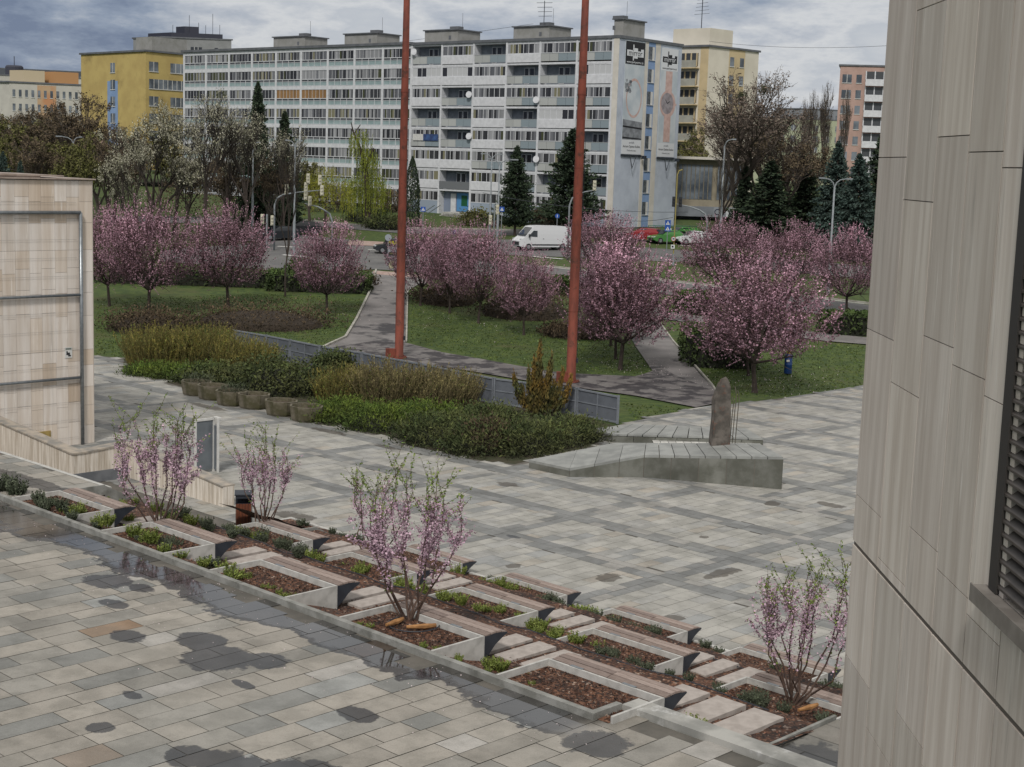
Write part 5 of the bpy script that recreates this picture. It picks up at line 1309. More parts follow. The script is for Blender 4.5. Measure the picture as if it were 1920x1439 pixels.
mb = MB(); mb.box(U0-.2, -.25, ZR+zo-.22, ur[0], 13.4, ZR+zo+.12); mb.box(ur[0], -.12, ZR+zo-.30, U1+.15, 13.4, ZR+zo+.04); rf = build('roof', mb, m_roof, t)
m_hut = M('roof_hut_render', '#8f8f8d', '#83837f', 1, .9); 
for (x0, x1, ty, dark) in ((465, 540, 68, 0), (597, 676, 64, 0), (746, 828, 57, 0), (911, 1000, 52, 1), (1098, 1190, 44, 2)):
    a, b_ = onfac(x0)[0], onfac(x1)[0]; b_ = min(b_, -1.5); h = 1.9 if b_ < -2 else 2.3
    mb = MB(); mb.box(a+1, 4, ZR+zo+.1, b_-1.0, 8.5, ZR+zo+h); hut = build('lift_house', mb, m_hut, rf)
    mb = MB(); mb.box(a+.8, 3.8, ZR+zo+h, b_-.8, 8.7, ZR+zo+h+.15); mb.box(b_-3.4, 5, ZR+zo+h+.15, b_-1.8, 6, ZR+zo+h+.6); mb.box(b_-2.6, 3.97, ZR+zo+h-1.2, b_-2.2, 4.0, ZR+zo+h-.7); mb.tube([(b_-2, 6, ZR+zo+h), (b_-2, 6, ZR+zo+h+2.4)], .03, 4)
    build('lift_house_cap', mb, m_roof, rf)
# columns and floor bands
mb = MB()
for i, u in enumerate(ul): mb.box(u-.19, -.02, .3, u+.19, 1.36, ZR+zo-.24)
for i, u in enumerate(ur[1:]): mb.box(u-.14, -.02, .3, u+.14, 1.36, ZR+zo-.32)
build('columns', mb, m_frame, t)
mb = MB()
for z in slabz:
    mb.box(ul[0], -.001, z+zo, ul[-1], 1.36, z+zo+.40); mb.box(ur[0]+.2, .03, z+zo+.02, ur[-1], 1.36, z+zo+.26)
mb.box(ul[0], .0, ZR+zo-.62, ul[-1], 1.36, ZR+zo-.24); mb.box(ur[0], .05, ZR+zo-.50, ur[-1], 1.36, ZR+zo-.31)
build('floor_bands', mb, m_frame, t)
rr = random.Random(77)
def panecol(r, br_=False):
    if br_: v = r.uniform(.8, 1.2); return (.26*v, .15*v, .06*v)
    k = r.random()
    if k < .36: v = r.uniform(.02, .05); return (v, v*1.02, v*1.1)
    if k < .62: v = r.uniform(.09, .17); return (v, v*1.03, v*1.12)
    if k < .88: v = r.uniform(.2, .32); return (v, v*1.02, v*1.06)
    if k < .94: return (.20, .19, .12)
    return (.06, .065, .03)
zf = [ZR-.62]+[z for z in slabz]       # ceiling level of each storey
for k in range(8):
    ztop_ = (ZR-.62 if k == 0 else slabz[k-1]) + zo
    zfl = (slabz[k]+.40 if k < 7 else slabz[6]-SH_+.4)+zo
    # glazed section
    for i in range(9):
        x0, x1 = ul[i]+.19, ul[i+1]-.19; mb = MB(); zr_ = zfl+.90
        if k == 7: zr_ = zfl+.2
        n = 7; brn = (k == 2 and i in (4, 5))
        mb.mi = 0
        for z_, h_ in ((zr_, .09), (zfl+.02, .06), (ztop_-.10, .10)): mb.box(x0, .0, z_, x1, .05, z_+h_)
        if k < 7:
            mb.box(x0, .01, zfl+.62, x1, .04, zfl+.67)
            for j in range(1, 4): mb.box(x0+(x1-x0)*j/4-.03, .0, zfl+.02, x0+(x1-x0)*j/4+.03, .045, zr_)
        for j in range(n+1): mb.box(x0+(x1-x0)*j/n-.02, .02, zr_+.09, x0+(x1-x0)*j/n+.02, .05, ztop_-.1)
        if k < 7: mb.mi = 1; mb.box(x0, .055, zfl+.08, x1, .07, zfl+.62)
        mb.mi = 2
        base = panecol(rr)
        for j in range(n*2):
            c = panecol(rr, brn) if brn or rr.random() < .55 else base
            xa, xb = x0+(x1-x0)*j/n/2, x0+(x1-x0)*(j+1)/n/2; mb.face([(xa, .06, zr_+.05), (xb, .06, zr_+.05), (xb, .06, ztop_-.05), (xa, .06, ztop_-.05)], 2, c)
        mb.face([(x0, .075, zfl), (x1, .075, zfl), (x1, .075, zr_+.02), (x0, .075, zr_+.02)], 2, (.06, .065, .07) if k < 7 else (.22, .24, .27))
        build('glazed_balcony', mb, [m_frame, m_bal, m_pane], t)
    # open section
    typ = ['OWOWGG', 'PPWOOP', 'WOWGGG', 'OOWOPG', 'GOWGGO', 'WWGOGG', 'WEWGOO', 'gEggGG'][k]
    for i in range(6):
        x0, x1 = ur[i]+(.22 if i == 0 else .14), ur[i+1]-.14; ty_ = typ[i]; mb = MB(); zr_ = zfl+.98; w_ = x1-x0
        zt_ = ztop_ if k else ztop_+.1
        # back wall window/door
        mb.mi = 0
        if ty_ in 'OE':
            mb.mi = 3; mb.box(x0, 1.28, zfl-.1, x1, 1.34, zt_)
            for (f0, f1, zb0) in ((.36, .50, .0), (.52, .68, .75), (.80, .93, .75)):
                mb.mi = 0; mb.box(x0+w_*f0, 1.22, zfl+zb0, x0+w_*f1, 1.28, zt_-.25)
                c = panecol(rr); mb.face([(x0+w_*f0+.08, 1.21, zfl+zb0+.08), (x0+w_*f1-.08, 1.21, zfl+zb0+.08), (x0+w_*f1-.08, 1.21, zt_-.33), (x0+w_*f0+.08, 1.21, zt_-.33)], 2, (.03, .03, .035))
        if ty_ in 'OG' and k < 7:
            for j in range(4):
                v = rr.choice((.36, .40)) if j < 2 else .24; col = (v, v*1.04, v*1.02) if j < 2 else (.22, .27, .30)
                xa, xb = x0+w_*j/4, x0+w_*(j+1)/4; mb.mi = 1; mb.col = col; mb.box(xa+.02, .02, zfl+.02, xb-.02, .06, zr_-.03); mb.col = (1, 1, 1)
            mb.mi = 1; mb.col = (.30, .32, .33); mb.box(x0, .0, zr_-.04, x1, .07, zr_+.02); mb.col = (1, 1, 1)
        if ty_ in 'WPE' and k < 7:
            mb.mi = 0 if ty_ != 'E' else 1; mb.col = (1, 1, 1) if ty_ != 'E' else (.14, .15, .16); mb.box(x0-.02, -.06, zfl-.08, x1+.02, .03, zr_-(0 if ty_ != 'E' else .1)); mb.col = (1, 1, 1)
        if ty_ in 'WGPg':
            n = 6; mb.mi = 0; mb.box(x0, .02, zr_, x1, .08, zr_+.07); mb.box(x0, .02, zt_-.12, x1, .08, zt_)
            for j in range(n+1): mb.box(x0+w_*j/n-.035, .02, zr_+.05, x0+w_*j/n+.035, .07, zt_-.05)
            if ty_ == 'P':
                op = rr.sample(range(n), 2 if k != 1 or i != 5 else 1)
            for j in range(n*2):
                c = panecol(rr)
                if ty_ == 'P': c = (.48, .49, .50) if (j//2) not in op else (.03, .03, .035)
                xa, xb = x0+w_*j/n/2, x0+w_*(j+1)/n/2; mb.face([(xa, .05, zr_), (xb, .05, zr_), (xb, .05, zt_-.1), (xa, .05, zt_-.1)], 2, c)
        if k == 7:
            mb.mi = 0
            if ty_ == 'E':
                mb.face([(x0+w_*.45, .9, zfl-.3), (x1, .9, zfl-.3), (x1, .9, zt_-.2), (x0+w_*.45, .9, zt_-.2)], 2, (.10, .26, .50)); mb.box(x0+w_*.25, .85, zfl-.5, x0+w_*.42, .9, zt_-.3); mb.face([(x0+w_*.6, .88, zfl+.4), (x0+w_*.8, .88, zfl+.4), (x0+w_*.8, .88, zt_-.5), (x0+w_*.6, .88, zt_-.5)], 2, (.02, .10, .05))
                mb.face([(x0, .95, zfl-.6), (x1, .95, zfl-.6), (x1, .95, zt_), (x0, .95, zt_)], 2, (.20, .24, .32))
            else: mb.face([(x0, .03, 0.3), (x1, .03, .3), (x1, .03, zr_), (x0, .03, zr_)], 2, (.28, .33, .40))
        build('balcony', mb, [m_frame, m_grb, m_pane, m_rev], t)
# satellite dishes
dm = MB(); dm.lathe((0, 0, 0), [(.02, 0), (.25, .03), (.42, .10), (.43, .11)], 14)
for k, (px, py) in enumerate(((779, 98), (882, 178), (882, 256), (1008, 188), (1008, 299))):
    u, z = onfac(px, py); o = build('satellite_dish', dm, m_frame, t) if k == 0 else bpy.data.objects['satellite_dish'].copy()
    if k: C.objects.link(o); o.parent = t
    o.location = (u, -.25, z+zo); o.rotation_euler = (rad(82), 0, rad(15))
# coloured bed linen banners on one balcony
mb = MB(); u, z = onfac(775, 262); mb.box(u, -.10, z+zo-.1, u+1.9, -.07, z+zo+.75); build('banner_sheet', mb, m_white, t)
mb = MB(); mb.box(u+1.9, -.10, z+zo-.1, u+4.6, -.07, z+zo+.75); build('blue_banner_sheet', mb, M('navy_sheet', '#2a3c66', '#3b5a8a', 1.5, .8), t)
# gable: local plane x = U1.., y runs away 0..13.2
GW = 13.25
mb = MB(); mb.box(ur[-1]+.145, -.06, 0, U1-.001, 1.4, ZR+zo-.31); build('corner_pier', mb, m_cream, t)
mb = MB(); mb.box(U1-.25, .0, .35, U1, GW, ZR+zo-.31); gb_ = build('gable_wall', mb, m_wallb, t)
mb = MB(); mb.box(U1-.2, .0, -.6, U1-.03, GW, .35); build('gable_plinth', mb, M('plinth_beige', '#75716a', '#66625b', 1, .9), t)
def gx(f): return GW*f
mb = MB(); mb.box(U1, gx(.40), .36, U1+.03, gx(.452), ZR+zo-.32); mb.box(U1, gx(.565), .36, U1+.03, gx(.645), ZR+zo-.32); build('cream_stripes', mb, m_cream, gb_)
mb = MB(); mb.box(U1, gx(.452), .36, U1+.02, gx(.565), ZR+zo-.32); build('blue_stripe', mb, m_blue, gb_)
for k in range(8):
    zc_ = (slabz[k] if k < 7 else slabz[6]-SH_)+zo+1.55; 
    mb = MB(); mb.box(U1+.021, gx(.458), zc_-.72, U1+.024, gx(.552), zc_+.85); w_ = build('window', mb, M('gable_pane%d' % k, '#3d4248', '#5d6368', 2, .2), t)
    mb = MB(); mb.box(U1+.02, gx(.455), zc_-.80, U1+.12, gx(.556), zc_-.74); mb.box(U1+.02, gx(.515), zc_-.74, U1+.03, gx(.552), zc_+.84); build('sill', mb, m_white, w_)
# banners
m_ban = M('banner_cloth', '#a9b4bc', '#c2c8cc', .35, .7); m_blk = M('banner_black', '#15161c', None, rough=.6); m_bw = M('banner_white', '#cfd2d6', None, rough=.7)
m_rose = M('rose_gold', '#c8ada6', '#b89a92', 2, .5); m_gryd = M('banner_grey', '#6c7076', '#8a8e94', 1.5, .7); m_sil = M('watch_silver', '#9a9498', '#7c7478', 2, .4)
def ban(y0, y1, ztop_, zbot, black):
    h = thing_part = None
    mb = MB(); mb.box(U1+.03, y0, zbot, U1+.10, y1, ztop_); b_ = build('advert_banner', mb, m_ban, t)
    yc = (y0+y1)/2; wdt = y1-y0; X = U1+.104
    mb = MB(); mb.box(U1+.09, y0-.08, zbot-.25, U1+.16, y1+.08, zbot-.02); mb.tube([(U1+.1, y0+wdt*.45, zbot-.1), (U1+.5, y0+wdt*.45, zbot-1.7)], .05, 5); mb.tube([(U1+.5, y0+wdt*.45, zbot-1.6), (U1+.3, y0+wdt*.7, zbot-.2)], .04, 5); mb.box(U1+.3, y1-.1, zbot-.5, U1+.7, y1+.4, zbot-.1)
    build('banner_bracket', mb, m_dark, b_)
    hh = ztop_-zbot
    mb = MB(); mb.box(X-.003, y0+.05, ztop_-hh*.205, X, y1-.05, ztop_-.05); build('banner_header', mb, m_blk if black else m_bw, b_)
    fg = m_bw if black else m_blk; bg = m_blk if black else m_bw
    z0_ = ztop_-hh*.105; s = wdt
    mb = MB(); mb.box(X, yc-.42*s, z0_-.055*hh*.5, X+.01, yc-.06*s, z0_+.05*hh*.5)
    mb.box(X, yc-.12*s, z0_-.065*hh, X+.012, yc-.07*s, z0_+.075*hh); mb.box(X, yc-.06*s, z0_-.045*hh, X+.01, yc+.12*s, z0_+.045*hh); mb.box(X, yc+.12*s, z0_-.03*hh, X+.01, yc+.28*s, z0_+.02*hh); mb.box(X, yc+.28*s, z0_-.03*hh, X+.01, yc+.42*s, z0_+.04*hh)
    build('logo_blocks', mb, fg, b_)
    rt = (rad(90), 0, rad(90))
    text_part('logo_text', 'mirror', s*.24, bg, b_, (X+.02, yc, z0_), rt, sx=1.05)
    text_part('web_address', 'www.sperkymirror.sk', s*.095, fg, b_, (X+.01, yc, ztop_-hh*.185), rt)
    mb = MB(); mb.box(X-.003, y0+.05, zbot+.04, X, y1-.05, zbot+hh*.13); build('banner_footer', mb, m_bw, b_)
    text_part('caption', 'predajňa', s*.075, m_gryd, b_, (X+.01, yc, zbot+hh*.105), rt); text_part('address', 'Atrium Optima Košice', s*.095, m_blk, b_, (X+.01, yc, zbot+hh*.07), rt); text_part('street_address', 'Moldavská cesta', s*.07, m_gryd, b_, (X+.01, yc, zbot+hh*.035), rt)
    def disc(mb, y, z, ry, rz_, x, n=28, r0=0.0, a0=0, a1=2*math.pi):
        for i in range(n):
            p, q = a0+(a1-a0)*i/n, a0+(a1-a0)*(i+1)/n
            mb.face([(x, y+ry*r0*math.cos(p), z+rz_*r0*math.sin(p)), (x, y+ry*math.cos(p), z+rz_*math.sin(p)), (x, y+ry*math.cos(q), z+rz_*math.sin(q)), (x, y+ry*r0*math.cos(q), z+rz_*r0*math.sin(q))] if r0 else [(x, y, z), (x, y+ry*math.cos(p), z+rz_*math.sin(p)), (x, y+ry*math.cos(q), z+rz_*math.sin(q))])
    if black:
        mb = MB(); disc(mb, yc+.02*s, zbot+hh*.50, .40*s, hh*.175, X+.004, r0=.88); build('bracelet_picture', mb, m_rose, b_)
        mb = MB(); rr2 = random.Random(4)
        for k in range(26): disc(mb, yc-.36*s+rr2.uniform(-.08, .22)*s, zbot+hh*.60+rr2.uniform(-.05, .06)*hh, .05*s, .014*hh, X+.008, 5, .4)
        build('crystal_picture', mb, m_gryd, b_)
        mb = MB(); mb.face([(X, y0+.05, zbot+hh*.13), (X, y1-.05, zbot+hh*.13), (X, y1-.05, zbot+hh*.29), (X, y0+.05, zbot+hh*.31)]); build('grey_ribbon', mb, m_gryd, b_)
        mb = MB(); mb.face([(X+.004, y0+.05, zbot+hh*.24), (X+.004, y1-.05, zbot+hh*.225), (X+.004, y1-.05, zbot+hh*.24), (X+.004, y0+.05, zbot+hh*.255)]); mb.face([(X+.004, y0+.05, zbot+hh*.14), (X+.004, y1-.05, zbot+hh*.135), (X+.004, y1-.05, zbot+hh*.145), (X+.004, y0+.05, zbot+hh*.155)]); build('ribbon_edge', mb, m_blk, b_)
    else:
        mb = MB(); mb.box(X, yc-.19*s, zbot+hh*.14, X+.004, yc+.19*s, ztop_-hh*.21); build('watch_strap', mb, m_rose, b_)
        mb = MB(); disc(mb, yc-.02*s, zbot+hh*.49, .46*s, hh*.125, X+.008); mb.box(X+.008, yc+.42*s, zbot+hh*.48, X+.012, yc+.5*s, zbot+hh*.50); build('watch_case', mb, m_rose, b_)
        mb = MB(); disc(mb, yc-.05*s, zbot+hh*.495, .36*s, hh*.098, X+.014); build('watch_dial', mb, m_sil, b_)
        mb = MB(); mb.beam((X+.02, yc-.05*s, zbot+hh*.495), (X+.02, yc+.10*s, zbot+hh*.515), .01, .10); mb.beam((X+.02, yc-.05*s, zbot+hh*.495), (X+.02, yc-.16*s, zbot+hh*.53), .01, .10); build('watch_hands', mb, m_blk, b_)
zt_ = aty(1190, 78, 184).z+zo; zb2 = aty(1185, 290, 184).z+zo
ban(gx(.085), gx(.392), zt_, zb2, True); ban(gx(.655), gx(.935), zt_-.25, zb2-.15, False)
# entrance steps and rail
mb = MB(); u, z = onfac(870, 398)
for k in range(5): mb.box(u-2.6+.3*k, -2.6, .0, u+2.6, -.2, .22*(k+1))
build('entrance_steps', mb, m_conc, t)
mb = MB()
for s in (0, 1.1): mb.tube([(u-5.2, -2-s, .4), (u-2.4, -2-s, 1.9)], .05, 5)
build('handrail', mb, m_steel, t)

# ---- other buildings: generic block with two visible faces
def block(name, label, px0, pxc, px1, Y, topy, mat, storeys, az, win, side=None, depth=None, rows=None, zb=-7.0, H=None, groups=None, roofmat=None, sw=1.4, shh=1.5, maxw=40):
    """corner at column pxc; left face runs to px0, right face to px1"""
    c = aty(pxc, topy, Y); ztop_ = c.z; t = thing(name, label, 'building', (c.x, c.y, zb), 0); z1 = ztop_-zb
    a1 = rad(az); dl = Vector((-math.sin(a1), -math.cos(a1), 0)); dr = Vector((math.cos(a1), -math.sin(a1), 0))
    def hit(px, d):
        # distance along d from c where column px is met
        lo, hi = 0, 120
        for _ in range(40):
            m = (lo+hi)/2; q = proj(Vector((c.x, c.y, ztop_))+d*m)[0]
            if (q < px) == (px > pxc): lo = m
            else: hi = m
        return lo
    return t, z1, c, hit
def face_box(mb, o, d, n, s0, s1, z0_, z1_, t0, t1):
    P = [o+d*s0+n*t0, o+d*s1+n*t0, o+d*s1+n*t1, o+d*s0+n*t1]; mb.prism([(v.x, v.y) for v in P], z0_, z1_)
def tower(name, label, pxc, Y, topy, Ll, Lr, azl, azr, mats, zb=-7, roofm=None):
    """Ll: length of the left face going towards azimuth azl; Lr likewise for the right face"""
    c = aty(pxc, topy, Y); t = thing(name, label, 'building', (c.x, c.y, zb)); H = c.z-zb
    dl = Vector((math.sin(rad(azl)), math.cos(rad(azl)), 0)); dr = Vector((math.sin(rad(azr)), math.cos(rad(azr)), 0))
    P = [Vector(), dr*Lr, dr*Lr+dl*Ll, dl*Ll]
    mb = MB(); mb.prism([(p.x, p.y) for p in P], 0, H); build('wall', mb, mats[0], t)
    cen = (P[0]+P[2])/2; E_ = [p+(p-cen).normalized()*.35 for p in P]
    mb = MB(); mb.prism([(p.x, p.y) for p in E_], H, H+.3); rf_ = build('roof', mb, roofm or m_roof, t)
    return t, H, dl, dr, rf_
def win_row(t, o, d, L, fr, z0_, h, m, frame=m_white, th=.05, w_=None, cols=None):
    """windows on a face: fr list of (start,end) fractions"""
    n = Vector((-d.y, d.x, 0)); 
    if n.dot(Vector((o.x, o.y, 0))+Vector((t.location.x, t.location.y, 0))) > 0: n = -n
    for (a, b_) in fr:
        mb = MB(); face_box(mb, o, d, n, L*a, L*b_, z0_, z0_+h, .0, th); w__ = build('window', mb, m, t)
        mb = MB(); face_box(mb, o, d, n, L*a-.06, L*b_+.06, z0_-.12, z0_-.002, .0, th+.06); k = max(1, round(L*(b_-a)/.9))
        for j in range(1, k): face_box(mb, o, d, n, L*(a+(b_-a)*j/k)-.05, L*(a+(b_-a)*j/k)+.05, z0_+.002, z0_+h-.002, th, th+.03)
        build('window_frame', mb, frame, w__)
m_yw = M('ochre_render', '#b8a468', '#ad9860', .4, .9, dirt=('#948252', .3, .52, .75)); m_win = M('far_window', '#454c54', '#7c848c', .35, .2); m_sal = M('salmon_render', '#b0958b', '#a48a80', .5, .9)
t, H, dl, dr, rf_ = tower('yellow_apartment_building', 'ochre yellow apartment block with a blue window stripe on its blank side', 273, 250, 97, 20.5, 22, -50+4, 42, [m_yw], zb=-3)
# left blank face, right windowed face
z = H-3.1
for k in range(5):
    win_row(t, Vector(), dl, 20.5, [(.46, .53)], z-.1, 1.6, m_win)
    win_row(t, Vector(), dr, 22, [(.03, .11), (.22, .36), (.47, .63), (.76, .86)] if k != 1 else [(.03, .36), (.47, .63), (.76, .86)], z, 1.55, m_win); z -= 2.8
n_ = Vector((-dl.y, dl.x, 0)); n_ = n_ if n_.y < 0 else -n_
mb = MB(); face_box(mb, Vector(), dl, n_, 20.5*.42, 20.5*.58, 0, H-4.6, .0, .02); build('blue_stripe', mb, m_blue, t)
mb = MB(); face_box(mb, Vector(), dl, n_, 0.02, 20.4, 0, H-14.2, .001, .015); build('salmon_base', mb, m_sal, t)
mb = MB(); P = [dl*6+dr*2, dl*6+dr*9, dl*1.2+dr*9, dl*1.2+dr*2]; mb.prism([(p.x, p.y) for p in P], H+.3, H+2.6); build('lift_house', mb, m_hut, rf_)
# tan tower right of the banner gable
m_tan = M('tan_render', '#d2ccbe', '#c6c0b2', .3, .9); m_tan2 = M('ochre_tan', '#c2b08c', '#b6a583', .5, .9)
t, H, dl, dr, rf_ = tower('tan_tower_block', 'tan and cream tower block with a column of balconies right of the banner gable', 1330, 235, 88, 9.0, 12.0, -50, 40+8, [m_tan], zb=-5)
n_ = Vector((-dl.y, dl.x, 0)); n_ = n_ if n_.y < 0 else -n_
z = H-2.9
for k in range(9):
    mb = MB(); mb.mi = 0; face_box(mb, Vector(), dl, n_, 1.6, 9, z-.25, z+.85, 1.0, 1.12); mb.mi = 1; face_box(mb, Vector(), dl, n_, 1.6, 9, z-.4, z-.25, 0, 1.2); mb.mi = 2; mb.col = (.05, .055, .06); face_box(mb, Vector(), dl, n_, 1.9, 8.8, z+.0, z+2.0, .0, .04)
    for j in range(7): mb.mi = 1; mb.col = (1, 1, 1); face_box(mb, Vector(), dl, n_, 2+j*1.05, 2.25+j*1.05, z, z+2.0, .05, .1)
    build('balcony', mb, [M('tan_balustrade%d' % k, '#9b9b92', '#8d8d85', 1, .7), m_tan2, m_pane], t)
    if k < 9: win_row(t, Vector(), dr, 12, [(.42, .50), (.62, .70)], z+.3, 1.4, m_win, th=.05)
    z -= 2.8
mb = MB(); n2 = Vector((-dr.y, dr.x, 0)); n2 = n2 if n2.y < 0 else -n2; face_box(mb, Vector(), dr, n2, 12*.40, 12*.72, 0, H-.01, .0, .02); face_box(mb, Vector(), dl, n_, .05, 1.5, 0, H-.01, .0, .03); build('ochre_stripe', mb, m_tan2, t)
mb = MB(); P = [dl*8+dr*1.5, dl*8+dr*7, dl*1.2+dr*7, dl*1.2+dr*1.5]; mb.prism([(p.x, p.y) for p in P], H+.3, H+3.0); lh = build('lift_house', mb, m_tan, rf_)
mb = MB(); q = dl*4+dr*3; mb.tube([(q.x, q.y, H+3), (q.x, q.y, H+8)], .07, 5)
for k in range(5): mb.beam((q.x-1.2+.1*k, q.y, H+5.2+.55*k), (q.x+1.2-.1*k, q.y+.3, H+5.5+.55*k), .05, .05)
build('roof_antenna', mb, m_dark, rf_)
# salmon building far right
t, H, dl, dr, rf_ = tower('salmon_apartment_building', 'salmon and white apartment block beside the stone clad wall', 1576, 280, 124, 14, 24, 14, 98, [m_sal], zb=-4)
n2 = Vector((-dr.y, dr.x, 0)); n2 = n2 if n2.y < 0 else -n2
z = H-3.0
for k in range(7):
    win_row(t, Vector(), dr, 24, [(.02, .09), (.125, .165)], z, 1.5, m_win)
    mb = MB(); mb.mi = 0; face_box(mb, Vector(), dr, n2, 4.6, 24, z-.5, z+.7, .9, 1.0); mb.mi = 1; mb.col = (.06, .065, .07); face_box(mb, Vector(), dr, n2, 4.6, 24, z+.7, z+2.1, .2, .3)
    for j in range(12): mb.mi = 0; mb.col = (1, 1, 1); face_box(mb, Vector(), dr, n2, 4.6+j*1.6, 4.8+j*1.6, z+.7, z+2.2, .3, .4)
    build('balcony', mb, [m_frame, m_pane], t); z -= 2.8
# grey dark tower behind the yellow block
t, H, dl, dr, rf_ = tower('grey_tower_block', 'grey concrete tower with dark roof structure and aerials behind the yellow block', 302, 330, 71, 10, 15, -50, 84, [M('raw_concrete', '#8a8c8d', '#7e8081', .4, .9)], zb=-3)
mb = MB(); q = dr*2; mb.prism([tuple((dr*2-dl*.2)[:2]), tuple((dr*13-dl*.2)[:2]), tuple((dr*13+dl*8)[:2]), tuple((dr*2+dl*8)[:2])], H+.3, H+1.2); mb.prism([tuple((dr*5)[:2]), tuple((dr*8)[:2]), tuple((dr*8+dl*3)[:2]), tuple((dr*5+dl*3)[:2])], H+1.2, H+2.6)
for f, h_ in ((2.5, 1.8), (6, 4), (8, 2.5), (11, 4.5), (12.5, 2.2), (9.5, 2)): q = dr*f; mb.tube([(q.x, q.y, H+1), (q.x, q.y, H+1+h_)], .05, 4)
build('roof_structure', mb, M('dark_navy', '#2c2f3d', None, rough=.7), rf_)
win_row(t, Vector(), dr, 15, [(.22, .28), (.42, .58), (.76, .81)], H-3.5, 1.8, m_dark)
# cream far-left block with orange bays
m_cb2 = M('pale_render', '#b8b6ae', '#adaba4', .4, .9)
t, H, dl, dr, rf_ = tower('cream_apartment_block', 'cream and peach apartment block with many small windows at far left', 18, 300, 155, 10, 17, -60, 70, [m_cb2], zb=-3)
n2 = Vector((-dr.y, dr.x, 0)); n2 = n2 if n2.y < 0 else -n2
z = H-2.7
for k in range(5):
    win_row(t, Vector(), dr, 17, [(.03+.07*j, .06+.07*j) for j in range(13)], z, 1.4, m_win); z -= 2.75
mb = MB(); face_box(mb, Vector(), dr, n2, 5.2, 8.8, 0, H-.3, 0, .02); face_box(mb, Vector(), dr, n2, 10.2, 12.6, 0, H-8, 0, .02); build('peach_stripe', mb, M('peach_render', '#b39a7c', '#b5825e', .3, .9), t)
for (a, b_, c_) in ((4, 8, '#b3a68c'), (10, 14.5, '#a87f55')):
    mb = MB(); P = [dr*a+dl*2, dr*b_+dl*2, dr*b_+dl*6, dr*a+dl*6]; mb.prism([(p.x, p.y) for p in P], H+.3, H+2.6); build('lift_house', mb, M('hut'+c_, c_, None), rf_)
t, H, dl, dr, rf_ = tower('banded_office_block', 'white and dark banded office block with round roof drum at far left', -40, 380, 140, 12, 30, -60, 75, [m_cb2], zb=-3)
n2 = Vector((-dr.y, dr.x, 0)); n2 = n2 if n2.y < 0 else -n2
for k in range(6): mb = MB(); face_box(mb, Vector(), dr, n2, .3, 29, H-2.9-3*k, H-1.3-3*k, 0, .05); build('window_band', mb, m_dark, t)
mb = MB(); q = dr*10.5+dl*3; mb.lathe((q.x, q.y, H+.3), [(2.2, 0), (2.2, 2.0), (1.9, 2.4)], 16); mb.tube([(q.x, q.y, H+2.5), (q.x, q.y, H+5)], .1, 5); build('roof_drum', mb, M('slate_drum', '#3a3c48', None), rf_)
# distant roofs on the horizon, right
for k, (px, Y, ty, L1, L2, c_, lab) in enumerate(((1450, 420, 222, 8, 26, '#a0a68c', 'pale green distant block behind the bare poplars'), (1500, 460, 205, 8, 20, '#7e8288', 'grey distant block under the poplars'), (-20, 520, 128, 10, 60, '#4b5058', 'dark distant roof line at the far left'), (1290, 330, 150, 8, 10, '#8d8d85', 'distant block between the gable and the tan tower'))):
    t, H, dl, dr, rf_ = tower('distant_block', lab, px, Y, ty, L1, L2, -60, 75, [M('far%d' % k, c_, None)], zb=-3)
    for j in range(3): win_row(t, Vector(), dr, L2, [(.08+.13*i, .14+.13*i) for i in range(7)], H-3-3*j, 1.5, m_win)
# low shop building under the tan tower
m_shf = M('shop_fin', '#77705f', '#6a6455', 1, .8)
c = aty(1266, 298, 205)
t = thing('shop_building', 'two-storey grey shop building with Oli signs under the tan tower', 'building', (c.x, c.y, -7.0), 0)
z1 = c.z+7; z_a = aty(1266, 372, 205).z+7; z_b = aty(1266, 392, 205).z+7
mb = MB(); mb.box(0, 0, z_b, 10, 14, z1); build('upper_storey', mb, M('shop_tan', '#8c8574', '#7c7566', .5, .9), t)
mb = MB(); mb.box(-.3, .6, 0, 10, 14, z_b-.01); build('ground_floor', mb, M('shop_grey', '#5d6064', '#4f5256', .5, .8), t)
mb = MB(); mb.box(-.3, -1.2, z_b-.9, 10.5, .2, z_b+.45); cp = build('canopy', mb, M('canopy_grey', '#7b8087', '#6f747b', 1, .6), t)
mb = MB(); mb.box(-.4, -1.0, z1, 10.3, 14, z1+.35); build('roof', mb, m_cream, t)
for (a, b_) in ((.5, 5.2), (5.8, 9.6)):
    mb = MB(); mb.box(a, -.04, z_b+1.4, b_, .0, z1-.7); w_ = build('window', mb, m_win, t); mb = MB()
    for j in range(9): mb.box(a+(b_-a)*j/8-.05, -.09, z_b+1.4, a+(b_-a)*j/8+.05, -.041, z1-.7)
    build('window_frame', mb, m_shf, w_)
mb = MB(); mb.box(5.4, -1.25, z_b-.9, 7.1, -1.21, z_b+.4); s1 = build('grey_sign', mb, M('sign_grey', '#8a8f96', None), cp)
mb = MB(); mb.box(7.12, -1.25, z_b-.9, 9.6, -1.21, z_b+.4); s2 = build('white_sign', mb, m_bw, cp)
m_navy = M('sign_navy', '#232a40', None)
for x in (6.2, 8.1): text_part('sign_letters', 'Oli', 1.15, m_navy, s1 if x < 7 else s2, (x, -1.27, z_b-.25), (rad(90), 0, 0))
mb = MB(); mb.box(4.9, .55, .2, 6.1, .6, 2.4); w_ = build('shop_door', mb, m_glass, t); mb = MB(); mb.box(4.8, .52, .1, 4.9, .58, 2.5); mb.box(6.1, .52, .1, 6.2, .58, 2.5); build('door_frame', mb, m_white, w_)

